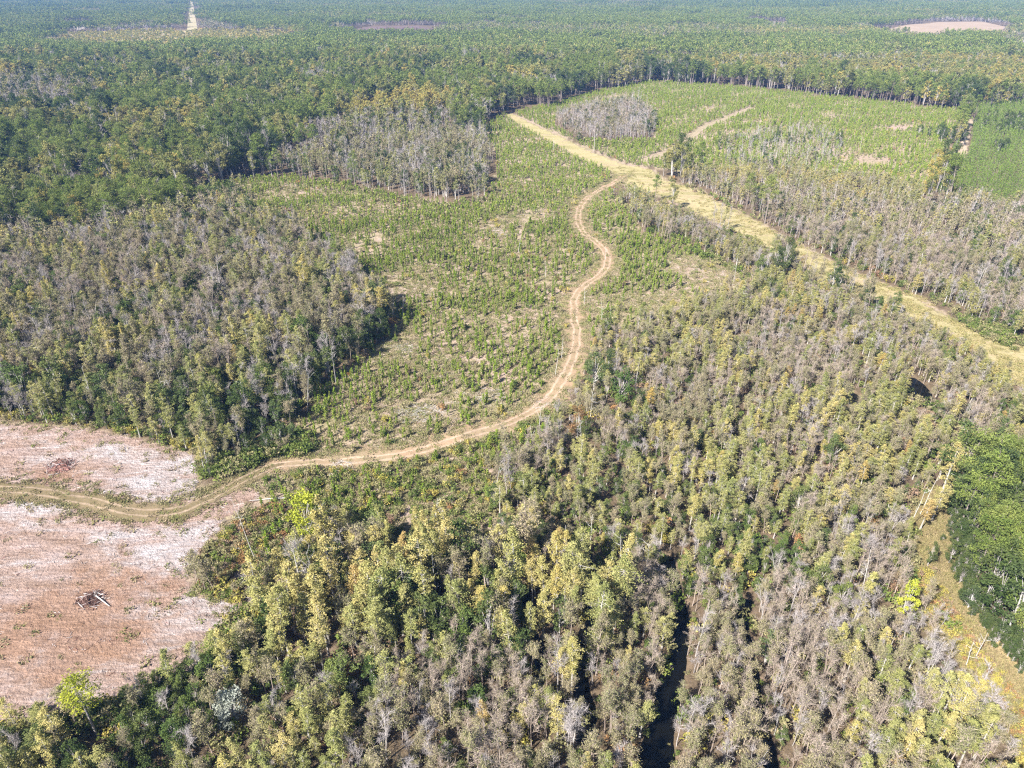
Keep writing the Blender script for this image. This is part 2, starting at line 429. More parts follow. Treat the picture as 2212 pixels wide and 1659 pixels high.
LEAF = {
    'cy': plant_mat('leaf_gold', [(.40, .335, .115), (.36, .325, .125), (.43, .365, .15), (.37, .345, .125), (.31, .30, .11)]),
    'cg': plant_mat('leaf_yellow_green', [(.235, .245, .085), (.30, .29, .11), (.335, .315, .13), (.265, .275, .10), (.215, .23, .085)]),
    'co': plant_mat('leaf_russet', [(.42, .31, .09), (.40, .30, .13), (.38, .29, .12), (.43, .33, .10)]),
    'hb': plant_mat('leaf_olive', [(.24, .225, .115), (.29, .26, .145), (.20, .205, .095), (.30, .255, .155), (.24, .245, .115)]),
    'ed': plant_mat('leaf_dark', [(.062, .092, .03), (.08, .11, .038), (.095, .12, .04), (.075, .105, .045)]),
    'em': plant_mat('leaf_green', [(.09, .135, .04), (.12, .16, .045), (.145, .17, .058), (.105, .145, .058), (.155, .18, .052)]),
    'pi': plant_mat('needle_green', [(.135, .18, .045), (.17, .215, .055), (.20, .23, .065), (.15, .19, .055)]),
    'yp': plant_mat('needle_young', [(.14, .22, .038), (.17, .245, .045), (.125, .20, .036)]),
    'sa': plant_mat('needle_sapling', [(.19, .275, .035), (.225, .305, .045), (.26, .305, .06), (.165, .245, .035), (.285, .305, .095)]),
    'br': plant_mat('leaf_broad_olive', [(.19, .205, .07), (.235, .235, .085), (.27, .25, .095), (.165, .19, .068)]),
    'yr': plant_mat('leaf_broad_yellow', [(.33, .29, .085), (.36, .30, .09), (.28, .27, .085), (.37, .285, .09)]),
    'sg': plant_mat('leaf_shrub_green', [(.13, .18, .04), (.17, .21, .05), (.11, .15, .045), (.20, .22, .07)]),
    'so': plant_mat('leaf_shrub_olive', [(.25, .235, .11), (.30, .27, .135), (.21, .21, .09), (.32, .275, .16)]),
    'sy': plant_mat('leaf_shrub_yellow', [(.32, .29, .07), (.36, .30, .08), (.28, .27, .08)]),
    'sr': plant_mat('leaf_shrub_rust', [(.26, .15, .07), (.32, .19, .08), (.25, .165, .11), (.30, .22, .15)]),
    'rust': plant_mat('leaf_rust', [(.24, .15, .07), (.22, .14, .075)]),
    'lime': plant_mat('leaf_lime', [(.36, .38, .05), (.34, .37, .05)]),
    'silver': plant_mat('leaf_silver', [(.33, .35, .29), (.31, .33, .28)]),
    'bay': plant_mat('leaf_bay', [(.085, .14, .035), (.08, .13, .035)]),
    'grass': plant_mat('grass_straw', [(.31, .255, .145), (.22, .235, .08), (.36, .295, .20), (.19, .22, .065), (.33, .265, .185), (.26, .235, .105)], lo=.75, hi=1.25),
    'gyel': plant_mat('grass_yellow', [(.33, .285, .125), (.37, .315, .155), (.24, .24, .085), (.33, .27, .145), (.28, .26, .10)], lo=.8, hi=1.2),
    'gror': plant_mat('grass_orange', [(.30, .25, .12), (.31, .255, .14), (.28, .215, .12), (.24, .23, .085), (.30, .24, .13)], lo=.8, hi=1.2),
}
BARK = {
    'pale': plant_mat('bark_pale', [(.42, .39, .36), (.36, .33, .30), (.48, .46, .43)], 0),
    'grey': plant_mat('bark_grey', [(.34, .31, .30), (.40, .37, .355), (.29, .26, .25), (.45, .43, .41)], 0),
    'brown': plant_mat('bark_brown', [(.31, .25, .21), (.35, .28, .24), (.27, .22, .185), (.37, .31, .265)], 0),
    'twig_grey': plant_mat('twig_grey', [(.30, .27, .26), (.35, .315, .305), (.265, .235, .225)], 0),
    'twig_brown': plant_mat('twig_brown', [(.31, .255, .21), (.345, .285, .24), (.28, .235, .19)], 0),
    'pine': plant_mat('bark_pine', [(.20, .16, .14), (.25, .21, .185), (.17, .14, .125)], 0),
    'white': plant_mat('wood_bleached', [(.50, .48, .45), (.45, .425, .40), (.54, .52, .50)], 0),
    'slash': plant_mat('wood_slash', [(.56, .51, .50), (.48, .43, .41), (.60, .56, .56), (.40, .345, .32)], 0),
    'char': plant_mat('wood_charred', [(.05, .035, .03), (.09, .05, .04), (.16, .09, .075), (.24, .17, .14)], 0),
    'redwood': plant_mat('wood_root', [(.20, .10, .085), (.26, .14, .12), (.15, .075, .06), (.32, .22, .18)], 0),
}


# ------------------------------------------------------------------ mesh collecting
class MB:
    def __init__(self):
        self.v, self.f, self.m, self.a, self.t, self.n = [], [], [], [], [], 0

    def add(self, v, f, mat=0, var=0.5, tint=0.0):
        v = np.asarray(v, float).reshape(-1, 3)
        f = np.asarray(f, int)
        self.v.append(v)
        self.f.append(f + self.n)
        self.m.append(np.full(len(f), mat))
        self.a.append(np.broadcast_to(np.asarray(var, float), (len(v),)))
        self.t.append(np.broadcast_to(np.asarray(tint, float), (len(v),)))
        self.n += len(v)

    def join(self, o, mat_shift=0):
        self.v += o.v
        self.f += [f + self.n for f in o.f]
        self.m += [m + mat_shift for m in o.m]
        self.a += o.a
        self.t += o.t
        self.n += o.n

    def mesh(self, name, mats):
        me = bpy.data.meshes.new(name)
        faces = []
        for f in self.f:
            faces += f.tolist()
        me.from_pydata(np.concatenate(self.v).tolist() if self.v else [], [], faces)
        if self.n:
            me.polygons.foreach_set('material_index', np.concatenate(self.m).astype(np.int32))
            a = me.attributes.new('var', 'FLOAT', 'POINT')
            a.data.foreach_set('value', np.concatenate(self.a).astype(np.float32))
            a = me.attributes.new('tint', 'FLOAT', 'POINT')
            a.data.foreach_set('value', np.concatenate(self.t).astype(np.float32))
        for m in mats:
            me.materials.append(m)
        return me


def tube(mb, pts, rad, n=5, mat=0, var=0.5, tint=0.0):
    pts = np.asarray(pts, float)
    k = len(pts)
    ring = []
    for i in range(k):
        d = pts[min(i + 1, k - 1)] - pts[max(i - 1, 0)]
        d = d / (np.linalg.norm(d) + 1e-9)
        u = np.cross(d, (0.3, 0.9, 0.2) if abs(d[2]) > .7 else (0, 0, 1))
        u /= np.linalg.norm(u) + 1e-9
        q = np.cross(d, u)
        an = np.arange(n) * 2 * np.pi / n
        ring.append(pts[i] + rad[i] * (np.cos(an)[:, None] * u + np.sin(an)[:, None] * q))
    V = np.concatenate(ring)
    F = [[i * n + j, i * n + (j + 1) % n, (i + 1) * n + (j + 1) % n, (i + 1) * n + j] for i in range(k - 1) for j in range(n)]
    mb.add(V, F, mat, var, tint)


def twigs(mb, base, tip, width, r, mat=0, var=None, tint=0.0):
    """thin triangles, one for each twig"""
    base, tip = np.asarray(base), np.asarray(tip)
    n = len(base)
    d = tip - base
    s = r.normal(size=(n, 3))
    u = np.cross(d, s)
    u /= np.linalg.norm(u, axis=1)[:, None] + 1e-9
    w_ = np.broadcast_to(np.asarray(width), (n,))[:, None]
    V = np.stack([base + u * w_, base - u * w_, tip], 1).reshape(-1, 3)
    F = np.arange(3 * n).reshape(-1, 3)
    va = np.repeat(r.uniform(0, 1, n) if var is None else var, 3)
    mb.add(V, F, mat, va, tint)


def leaves(mb, c, size, r, mat=0, var=None, aspect=0.55, up=0.0, flat=0.0, tint=0.0):
    """diamond leaf clumps; UP turns their long axis upright, FLAT lays them level"""
    c = np.asarray(c)
    n = len(c)
    u = r.normal(size=(n, 3))
    u[:, 2] = u[:, 2] * (1 - flat) + up * 2.2
    u /= np.linalg.norm(u, axis=1)[:, None] + 1e-9
    s = r.normal(size=(n, 3))
    s[:, 2] *= (1 - flat)
    v = np.cross(u, s)
    if flat > 0.5:
        v = np.cross(np.cross(u, s), u)
    v = np.cross(u, s) if flat <= 0.5 else s - u * (s * u).sum(1)[:, None]
    v /= np.linalg.norm(v, axis=1)[:, None] + 1e-9
    z = (np.asarray(size) * r.uniform(0.65, 1.3, n))[:, None]
    bend = r.normal(size=(n, 3)) * 0.15 * z
    V = np.stack([c + u * z, c + v * z * aspect + bend, c - u * z, c - v * z * aspect + bend], 1).reshape(-1, 3)
    F = np.arange(4 * n).reshape(-1, 4)
    va = np.repeat(r.uniform(0, 1, n) if var is None else var, 4)
    mb.add(V, F, mat, va, tint)


def ball(r, n):
    p = r.normal(size=(n, 3))
    p /= np.linalg.norm(p, axis=1)[:, None]
    return p * r.uniform(0, 1, n)[:, None] ** (1 / 3)


# ------------------------------------------------------------------ tree makers: each gives (trunk, crown) at a nominal height
def mk_cypress(seed, q=1.0, H=14.0):
    r = np.random.default_rng(seed)
    T, K = MB(), MB()
    lean = r.normal(size=2) * 0.6
    ts = np.linspace(0, 1, 6)
    tube(T, [(lean[0] * t * t, lean[1] * t * t, H * t * .97) for t in ts], [.17 * (1 - t) ** 1.0 + .02 + .10 * math.exp(-t * 20) for t in ts], 5)
    R = r.uniform(1.0, 2.0)
    lo = r.uniform(.22, .55)
    asym, a0, wob_ = r.uniform(.05, .42), r.uniform(0, 6.28), r.uniform(9, 22)
    nb = int(64 * (0.6 + 0.4 * q))
    for i in range(nb):
        t = lo + (1 - lo) * (i + r.uniform(0, 1)) / nb
        k = (t - lo) / (1 - lo)
        prof = (0.30 + 0.70 * math.sin(math.pi * min(1, 0.16 + 0.62 * k + .05)) ** 0.8) if k < .55 else (1 - ((k - .55) / .47) ** 1.7) * .98 + .06
        a = r.uniform(0, 6.28)
        rad = R * max(.10, prof) * r.uniform(.5, 1.22) * (1 + asym * math.cos(a - a0 + 2.2 * t)) * (1 + .28 * math.sin(t * wob_ + a0))
        b0 = np.array([lean[0] * t * t, lean[1] * t * t, H * t])
        tip = b0 + np.array([math.cos(a) * rad, math.sin(a) * rad, rad * r.uniform(-.12, .32)])
        twigs(T, [b0], [tip], .035, r)
        n = max(5, int(32 * q))
        f = r.uniform(.25, 1.08, n) ** .7
        cc = b0 + (tip - b0) * f[:, None] + r.normal(size=(n, 3)) * (.21, .21, .15)
        leaves(K, cc, .135 / math.sqrt(q), r, 0, np.clip(r.uniform(0, 1) * .6 + r.uniform(0, .4, n), 0, 1), .55, flat=.55)
    n = int(16 * q) + 3
    leaves(K, np.stack([lean[0] + r.normal(size=n) * .16, lean[1] + r.normal(size=n) * .16, H * r.uniform(.93, 1.02, n)], 1), .26 / math.sqrt(q), r, 0, None, .5)
    return T, K


def limb(T, p0, d, length, r0, r, k=4, droop=0.0, n=4):
    pts, rad = [p0], [r0]
    p, d = np.array(p0, float), np.array(d, float)
    for i in range(k):
        d = d + r.normal(size=3) * .16 + np.array([0, 0, .10 - droop])
        d /= np.linalg.norm(d)
        p = p + d * length / k
        pts.append(p.copy())
        rad.append(r0 * (1 - (i + 1) / k) * .85 + .012)
    tube(T, pts, rad, n)
    return np.array(pts)


def mk_bare(seed, q=1.0, H=12.0, leafy=0.0, spread=1.0, stems=None):
    r = np.random.default_rng(seed)
    T, K = MB(), MB()
    ns = stems or int(r.choice([1, 1, 2]))
    B, E = [], []
    for s in range(ns):
        top = H * r.uniform(.85, 1) if s else H * .95
        lean = r.normal(size=2) * (0.45 if ns == 1 else 0.9)
        off = r.normal(size=2) * (.0 if ns == 1 else .35)
        ts = np.linspace(0, 1, 6)
        tr = np.array([(off[0] + lean[0] * t ** 1.3 + .1 * math.sin(9 * t + s), off[1] + lean[1] * t ** 1.3, top * t) for t in ts])
        tube(T, tr, [.095 * (1 - t) ** .8 + .02 for t in ts], 4)
        nb = int((11 if ns == 1 else 7) * (.7 + .3 * q))
        for i in range(nb):
            t = r.uniform(.32, .97)
            x0 = np.array([np.interp(t, ts, tr[:, j]) for j in range(3)])
            a = r.uniform(0, 6.28)
            el = r.uniform(.5, 1.15)
            ln = (1 - .62 * t) * H * .27 * r.uniform(.7, 1.2) * spread
            pts = limb(T, x0, (math.cos(a) * math.cos(el), math.sin(a) * math.cos(el), math.sin(el)), ln, .034 * (1.2 - t), r, 3, n=3)
            m = max(6, int(30 * q))
            f = r.uniform(.15, 1.0, m)
            idx = np.minimum((f * 3).astype(int), 2)
            b = pts[idx] + (pts[idx + 1] - pts[idx]) * (f * 3 - idx)[:, None]
            dr = (pts[-1] - pts[0]) / (np.linalg.norm(pts[-1] - pts[0]) + 1e-6)
            dv = r.normal(size=(m, 3)) * .62 + dr * .75 + np.array([0, 0, .30])
            dv /= np.linalg.norm(dv, axis=1)[:, None]
            B.append(b)
            E.append(b + dv * (r.uniform(.5, 1.35, m) * (.5 + .5 * spread))[:, None])
    B, E = np.concatenate(B), np.concatenate(E)
    twigs(K, B, E, r.uniform(.014, .030, len(B)) / q ** .6, r)
    if q > .6:
        f = r.uniform(.3, .8, (len(B), 1))
        b2 = B + (E - B) * f
        twigs(K, b2, b2 + r.normal(size=b2.shape) * .30 + (E - B) * .25, .018, r)
    if leafy > 0:
        n = int(len(B) * leafy)
        i = r.integers(0, len(B), n)
        c = B[i] + (E[i] - B[i]) * r.uniform(.3, 1.1, n)[:, None] + r.normal(size=(n, 3)) * .12
        leaves(K, c, .125 / math.sqrt(q), r, 1, None, .55)
    return T, K


def mk_round(seed, q=1.0, H=9.0, width=0.34, low=.22, leaf=1.0):
    """broad evergreen: several stems under a lumpy leafy crown"""
    r = np.random.default_rng(seed)
    T, K = MB(), MB()
    R = H * width * r.uniform(.85, 1.15)
    for s in range(int(r.integers(1, 4))):
        a = r.uniform(0, 6.28)
        tip = np.array([math.cos(a) * R * .3, math.sin(a) * R * .3, H * .8])
        tube(T, [(0, 0, 0), tip * (.35, .35, .45), tip], [.15, .11, .03], 5)
    nc = int(r.integers(20, 30))
    for i in range(nc):
        k = (i + .5) / nc
        z = H * (low + (1 - low) * k)
        prof = math.sin(math.pi * (.14 + .80 * k)) ** .65
        a = r.uniform(0, 6.28)
        rad = R * prof * r.uniform(.35, .85)
        c = np.array([math.cos(a) * rad, math.sin(a) * rad, z * r.uniform(.94, 1.04)])
        rc = R * r.uniform(.26, .46)
        n = max(12, int(86 * q))
        p = ball(r, n)
        p *= (.5 + .5 * r.uniform(0, 1, n) ** .5)[:, None] / (np.linalg.norm(p, axis=1)[:, None] ** .35 + .1)
        leaves(K, c + p * rc * (1, 1, .8), .155 * leaf / math.sqrt(q), r, 0, np.clip(r.uniform(0, .7) + r.uniform(0, .3, n), 0, 1), .6)
        tube(T, [(0, 0, z * .55), c], [.05, .02], 3)
    return T, K


def mk_pine(seed, q=1.0, H=16.0, base=.52):
    r = np.random.default_rng(seed)
    T, K = MB(), MB()
    lean = r.normal(size=2) * .4
    ts = np.linspace(0, 1, 5)
    tr = lambda t: np.array([lean[0] * t * t, lean[1] * t * t, H * t * .97])
    tube(T, [tr(t) for t in ts], [.19 * (1 - t) + .04 for t in ts], 5)
    nc = int(r.integers(24, 32))
    R = H * r.uniform(.16, .205)
    for i in range(nc):
        k = (i + r.uniform(0, 1)) / nc
        t = base + (1 - base) * k
        prof = (.55 + .45 * math.sin(math.pi * min(1, .15 + k))) * (1 - k ** 4 * .75)
        a = i * 2.4 + r.uniform(-.7, .7)
        rad = R * prof * r.uniform(.45, 1.15)
        b0 = tr(t * .97)
        c = b0 + np.array([math.cos(a) * rad, math.sin(a) * rad, rad * r.uniform(.05, .4)])
        tube(T, [b0, c], [.045, .015], 3)
        n = max(12, int(66 * q))
        leaves(K, c + ball(r, n) * np.array([1.25, 1.25, .62]) * r.uniform(.8, 1.2), .235 / math.sqrt(q), r, 0, np.clip(r.uniform(0, .65) + r.uniform(0, .35, n), 0, 1), .35, up=.25)
    return T, K


def mk_young(seed, q=1.0, H=6.5, wide=.2, fine=1.0):
    r = np.random.default_rng(seed)
    T, K = MB(), MB()
    tube(T, [(0, 0, 0), (.05, 0, H * .5), (0, .04, H * .96)], [.09, .06, .015], 4)
    nb = int(26 * (.6 + .4 * q))
    for i in range(nb):
        k = (i + r.uniform(0, 1)) / nb
        rad = H * wide * (1 - k) ** .75 * r.uniform(.6, 1.2) + .08
        a = r.uniform(0, 6.28)
        z = H * (.10 + .9 * k)
        tip = np.array([math.cos(a) * rad, math.sin(a) * rad, z + rad * .35])
        n = max(3, int(9 * q * fine))
        f = r.uniform(.2, 1.05, n)[:, None]
        leaves(K, np.array([0, 0, z]) + (tip - (0, 0, z)) * f + r.normal(size=(n, 3)) * .09 / fine, .22 / fine ** .7 / math.sqrt(q), r, 0, np.clip(r.uniform(0, .6) + r.uniform(0, .4, n), 0, 1), .3, up=.55)
        tube(T, [(0, 0, z), tip], [.02, .008], 3)
    return T, K


def mk_shrub(seed, q=1.0, H=1.6):
    r = np.random.default_rng(seed)
    T, K = MB(), MB()
    R = H * r.uniform(.55, .8)
    for s in range(6):
        a = r.uniform(0, 6.28)
        tube(T, [(0, 0, 0), (math.cos(a) * R * .5, math.sin(a) * R * .5, H * .75)], [.03, .01], 3)
    for i in range(9):
        a = r.uniform(0, 6.28)
        rad = R * r.uniform(.1, .8)
        c = np.array([math.cos(a) * rad, math.sin(a) * rad, H * r.uniform(.25, .8)])
        n = max(4, int(16 * q))
        leaves(K, c + ball(r, n) * R * .42, .16 / math.sqrt(q), r, 0, np.clip(r.uniform(0, .6) + r.uniform(0, .4, n), 0, 1), .55, up=.3)
    return T, K


def mk_snag(seed, H=9.0, limbs=5):
    r = np.random.default_rng(seed)
    T = MB()
    ts = np.linspace(0, 1, 6)
    lean = r.normal(size=2) * .3
    tr = np.array([(lean[0] * t + .06 * math.sin(7 * t), lean[1] * t, H * t) for t in ts])
    tube(T, tr, [.085 * (1 - .72 * t) for t in ts], 6)
    out = []
    for i in range(limbs):
        t = r.uniform(.4, .97)
        a = r.uniform(0, 6.28)
        p0 = np.array([np.interp(t, ts, tr[:, j]) for j in range(3)])
        B = MB()
        pts = limb(B, p0, (math.cos(a), math.sin(a), r.uniform(.1, .9)), r.uniform(.6, 2.2), .024, r, 3, n=4)
        m = 7
        b = pts[r.integers(1, 4, m)]
        twigs(B, b, b + r.normal(size=(m, 3)) * .4 + (0, 0, .25), .018, r)
        out.append(B)
    return T, out


def mk_tuft(seed, n=16, h=.6, spread=.45):
    r = np.random.default_rng(seed)
    K = MB()
    b = np.concatenate([r.normal(size=(n, 2)) * spread, np.zeros((n, 1))], 1)
    d = np.concatenate([r.normal(size=(n, 2)) * .45, np.ones((n, 1))], 1)
    twigs(K, b, b + d * (h * r.uniform(.6, 1.2, n))[:, None], .045, r)
    leaves(K, b + (0, 0, h * .35), .20, r, 0, None, .5, up=.4)
    return K


# key: (object name, nominal height, maker, bark, leaf materials)
SPEC = {
    'cy': ('cypress_tree', 14.0, lambda s, q: mk_cypress(s, q), 'pale', ['cy']),
    'cg': ('cypress_tree', 14.0, lambda s, q: mk_cypress(s + 20, q), 'pale', ['cg']),
    'co': ('cypress_tree', 14.0, lambda s, q: mk_cypress(s + 40, q), 'pale', ['co']),
    'bg': ('bare_tree', 12.0, lambda s, q: mk_bare(s, q), 'grey', [BARK['twig_grey']]),
    'bb': ('bare_tree', 12.0, lambda s, q: mk_bare(s + 20, q, leafy=.18), 'brown', [BARK['twig_brown'], 'hb']),
    'hb': ('half_bare_tree', 12.0, lambda s, q: mk_bare(s + 40, q, leafy=3.6, spread=.85), 'brown', [BARK['twig_brown'], 'hb']),
    'ed': ('evergreen_tree', 9.0, lambda s, q: mk_round(s, q), 'grey', ['ed']),
    'em': ('evergreen_tree', 9.0, lambda s, q: mk_round(s + 20, q, width=.27), 'pale', ['em']),
    'pi': ('pine_tree', 16.0, lambda s, q: mk_pine(s, q), 'pine', ['pi']),
    'eb': ('broad_evergreen', 14.0, lambda s, q: mk_round(s + 40, q, 14.0, .25, .3, 1.3), 'grey', ['ed']),
    'br': ('broadleaf_tree', 14.0, lambda s, q: mk_round(s + 60, q, 14.0, .23, .34, 1.3), 'grey', ['br']),
    'yr': ('broadleaf_tree', 14.0, lambda s, q: mk_round(s + 80, q, 14.0, .23, .36, 1.3), 'grey', ['yr']),
    'yp': ('young_pine', 6.5, lambda s, q: mk_young(s, q), 'pine', ['yp']),
    'sa': ('pine_sapling', 3.0, lambda s, q: mk_young(s + 20, q, 3.0, .145, 1.5), 'brown', ['sa']),
    'sg': ('shrub', 1.6, lambda s, q: mk_shrub(s, q), 'brown', ['sg']),
    'so': ('shrub', 1.6, lambda s, q: mk_shrub(s + 10, q), 'brown', ['so']),
    'sy': ('shrub', 1.6, lambda s, q: mk_shrub(s + 20, q), 'brown', ['sy']),
    'sr': ('shrub', 1.6, lambda s, q: mk_shrub(s + 30, q), 'brown', ['sr']),
}
NVAR = dict(cy=9, cg=9, co=3, bg=6, bb=5, hb=7, ed=4, em=6, eb=4, br=4, yr=4, pi=7, yp=3, sa=5, sg=3, so=3, sy=2, sr=2)
PROTO = {}       # key -> list of (trunk mesh, crown mesh, joined mesh, far joined mesh)


def leaf_mats(l):
    return [LEAF[x] if isinstance(x, str) else x for x in l]


for key, (nm, H0, mk, bark, lf) in SPEC.items():
    PROTO[key] = []
    for vi in range(NVAR[key]):
        seed = 100 + vi + 1000 * (list(SPEC).index(key) + 1)
        T, K = mk(seed, 1.0)
        tm = T.mesh(nm + '_trunk', [BARK[bark]])
        km = K.mesh(nm + '_crown', leaf_mats(lf))
        J = MB()
        J.join(T)
        J.join(K, 1)
        jm = J.mesh(nm + '_whole', [BARK[bark]] + leaf_mats(lf))
        T2, K2 = mk(seed, .30)
        J2 = MB()
        J2.join(T2)
        J2.join(K2, 1)
        PROTO[key].append((tm, km, jm, J2.mesh(nm + '_whole_far', [BARK[bark]] + leaf_mats(lf))))


# ------------------------------------------------------------------ ground and sheets
def graded(lo, hi, n0, n1, step, grow, limit):
    a = list(np.arange(n0, n1 + .01, step))
    s = step
    while a[-1] < hi:
        s = min(s * grow, limit)
        a.append(a[-1] + s)
    s = step
    b = []
    p = n0
    while p > lo:
        s = min(s * grow, limit)
        p -= s
        b.append(p)
    return np.array(b[::-1] + a)


gx = graded(-9000, 9000, -165, 165, 1.3, 1.045, 260)
gy = graded(-9000, 9000, 55, 250, 1.3, 1.03, 260)
X, Y = np.meshgrid(gx, gy)
xf, yf = X.ravel(), Y.ravel()
Z = zf(xf, yf)
nx, ny = len(gx), len(gy)
idx = np.arange(nx * ny).reshape(ny, nx)
quads = np.stack([idx[:-1, :-1], idx[:-1, 1:], idx[1:, 1:], idx[1:, :-1]], -1).reshape(-1, 4)
me = bpy.data.meshes.new('ground')
me.from_pydata(np.stack([xf, yf, Z], 1).tolist(), [], quads.tolist())
opn = np.zeros(len(xf))
for p in (CUT_W, CUT_E):
    opn[inside(xf + 1.5 * n_edge(xf, yf), yf + 1.5 * n_edge2(xf, yf), p)] = 1
for p in (LANE_OPEN, STRIP, FIELD):
    opn[inside(xf, yf, p)] = 1
rg = classify(xf, yf)
opn[(rg < 0) & (np.hypot(xf, yf) < 400) & (opn == 0) & (xf < 0)] = .5
opn[rg >= 0] = 0
opn[rg == REG_I['snagpatch']] = 1
at = me.attributes.new('open', 'FLOAT', 'POINT')
at.data.foreach_set('value', opn.astype(np.float32))
ground = bpy.data.objects.new('ground', me)
C.objects.link(ground)
ground['kind'] = 'structure'
ground['label'] = 'straw and leaf litter ground under the woods and cutover'

m, N, L = new_mat('ground_soil')
tc = N.new('ShaderNodeNewGeometry').outputs['Position']
an = N.new('ShaderNodeAttribute')
an.attribute_name = 'open'
big = noise_tex(N, L, tc, .035, 4, .6)
mid = noise_tex(N, L, tc, .16, 5, .65)
fine = noise_tex(N, L, tc, 1.1, 5, .7)
r1 = ramp(N, [(.30, (.205, .185, .09)), (.42, (.28, .225, .15)), (.54, (.325, .245, .185)), (.66, (.335, .245, .21)), (.8, (.235, .22, .105))])
L.new(mid, r1.inputs[0])
r2 = ramp(N, [(.36, (.195, .195, .07)), (.46, (.28, .23, .15)), (.64, (.34, .255, .215))])
L.new(big, r2.inputs[0])
openc = mix_rgb(N, L, .5, r1.outputs[0], r2.outputs[0])
rf_ = ramp(N, [(.25, (.62, .62, .62)), (.5, (1, 1, 1)), (.75, (1.32, 1.30, 1.26))])
L.new(fine, rf_.inputs[0])
openc = mix_rgb(N, L, .9, openc, rf_.outputs[0], 'MULTIPLY')
rw = ramp(N, [(.3, (.07, .052, .032)), (.5, (.115, .085, .055)), (.7, (.165, .12, .085))])
L.new(noise_tex(N, L, tc, .5, 6, .7), rw.inputs[0])
fac = math_node(N, L, 'SMOOTH_MAX', math_node(N, L, 'ADD', math_node(N, L, 'MULTIPLY', an.outputs['Fac'], 1.0), math_node(N, L, 'MULTIPLY', math_node(N, L, 'SUBTRACT', mid, .5), .5), True), 0.0, True)
col = mix_rgb(N, L, fac, rw.outputs[0], openc)
bs = N.new('ShaderNodeBsdfDiffuse')
L.new(col, bs.inputs['Color'])
bp = N.new('ShaderNodeBump')
bp.inputs['Strength'].default_value = .9
bp.inputs['Distance'].default_value = .5
L.new(noise_tex(N, L, tc, 1.4, 6, .7), bp.inputs['Height'])
L.new(bp.outputs[0], bs.inputs['Normal'])
o = N.new('ShaderNodeOutputMaterial')
L.new(bs.outputs[0], o.inputs[0])
me.materials.append(m)


def sheet(name, x0, x1, y0, y1, res, fd, mat, lift, label, cut=-1.2):
    """a sheet laid on the ground where FD gives a depth inside its outline above CUT; attributes d, u, s"""
    xs, ys = np.arange(x0, x1 + res, res), np.arange(y0, y1 + res, res)
    X, Y = np.meshgrid(xs, ys)
    x, y = X.ravel(), Y.ravel()
    d, u, s = fd(x, y)
    ok = (d > cut)
    i = np.arange(len(x)).reshape(X.shape)
    q = np.stack([i[:-1, :-1], i[:-1, 1:], i[1:, 1:], i[1:, :-1]], -1).reshape(-1, 4)
    q = q[ok[q].all(1)]
    used = np.unique(q)
    mp = np.full(len(x), -1)
    mp[used] = np.arange(len(used))
    me = bpy.data.meshes.new(name)
    me.from_pydata(np.stack([x[used], y[used], zf(x[used], y[used]) + lift], 1).tolist(), [], mp[q].tolist())
    for nm, a in (('d', d), ('u', u), ('s', s)):
        at = me.attributes.new(nm, 'FLOAT', 'POINT')
        at.data.foreach_set('value', a[used].astype(np.float32))
    me.materials.append(mat)
    ob = bpy.data.objects.new(name, me)
    C.objects.link(ob)
    ob['kind'] = 'structure'
    ob['label'] = label
    return ob


def poly_fd(poly):
    def fd(x, y):
        dd = seg_dist(x, y, poly, True)[0]
        d = np.where(inside(x, y, poly), dd, -dd)
        return d, np.zeros_like(d), np.zeros_like(d)
    return fd


def line_fd(line, half):
    def fd(x, y):
        b, s, a = seg_dist(x, y, line)
        tot = line_len(line)
        tp_ = np.clip(np.minimum(a, tot - a) / 14 + .25, 0, 1)
        return half * tp_ * (1 + .14 * n_edge(x, y) + .10 * n_small(y, x)) - b, s, a
    return fd


def ragged(N, L, pos, width, scale):
    """opaque inside the outline, breaking up in patches towards its edge"""
    d = N.new('ShaderNodeAttribute')
    d.attribute_name = 'd'
    n = noise_tex(N, L, pos, scale, 5, .7)
    v = math_node(N, L, 'ADD', math_node(N, L, 'DIVIDE', d.outputs['Fac'], width), math_node(N, L, 'MULTIPLY', math_node(N, L, 'SUBTRACT', n, .5), 2.4))
    return math_node(N, L, 'MULTIPLY', math_node(N, L, 'SUBTRACT', v, .25), 4.0, True)


def finish_sheet(m, N, L, pos, colour, alpha, bump=.6, bscale=1.5, dist=.25):
    b = N.new('ShaderNodeBsdfDiffuse')
    L.new(colour, b.inputs['Color'])
    bp = N.new('ShaderNodeBump')
    bp.inputs['Strength'].default_value = bump
    bp.inputs['Distance'].default_value = dist
    L.new(noise_tex(N, L, pos, bscale, 6, .7), bp.inputs['Height'])
    L.new(bp.outputs[0], b.inputs['Normal'])
    t = N.new('ShaderNodeBsdfTransparent')
    mx = N.new('ShaderNodeMixShader')
    L.new(alpha, mx.inputs[0])
    L.new(t.outputs[0], mx.inputs[1])
    L.new(b.outputs[0], mx.inputs[2])
    o = N.new('ShaderNodeOutputMaterial')
    L.new(mx.outputs[0], o.inputs[0])
    return m


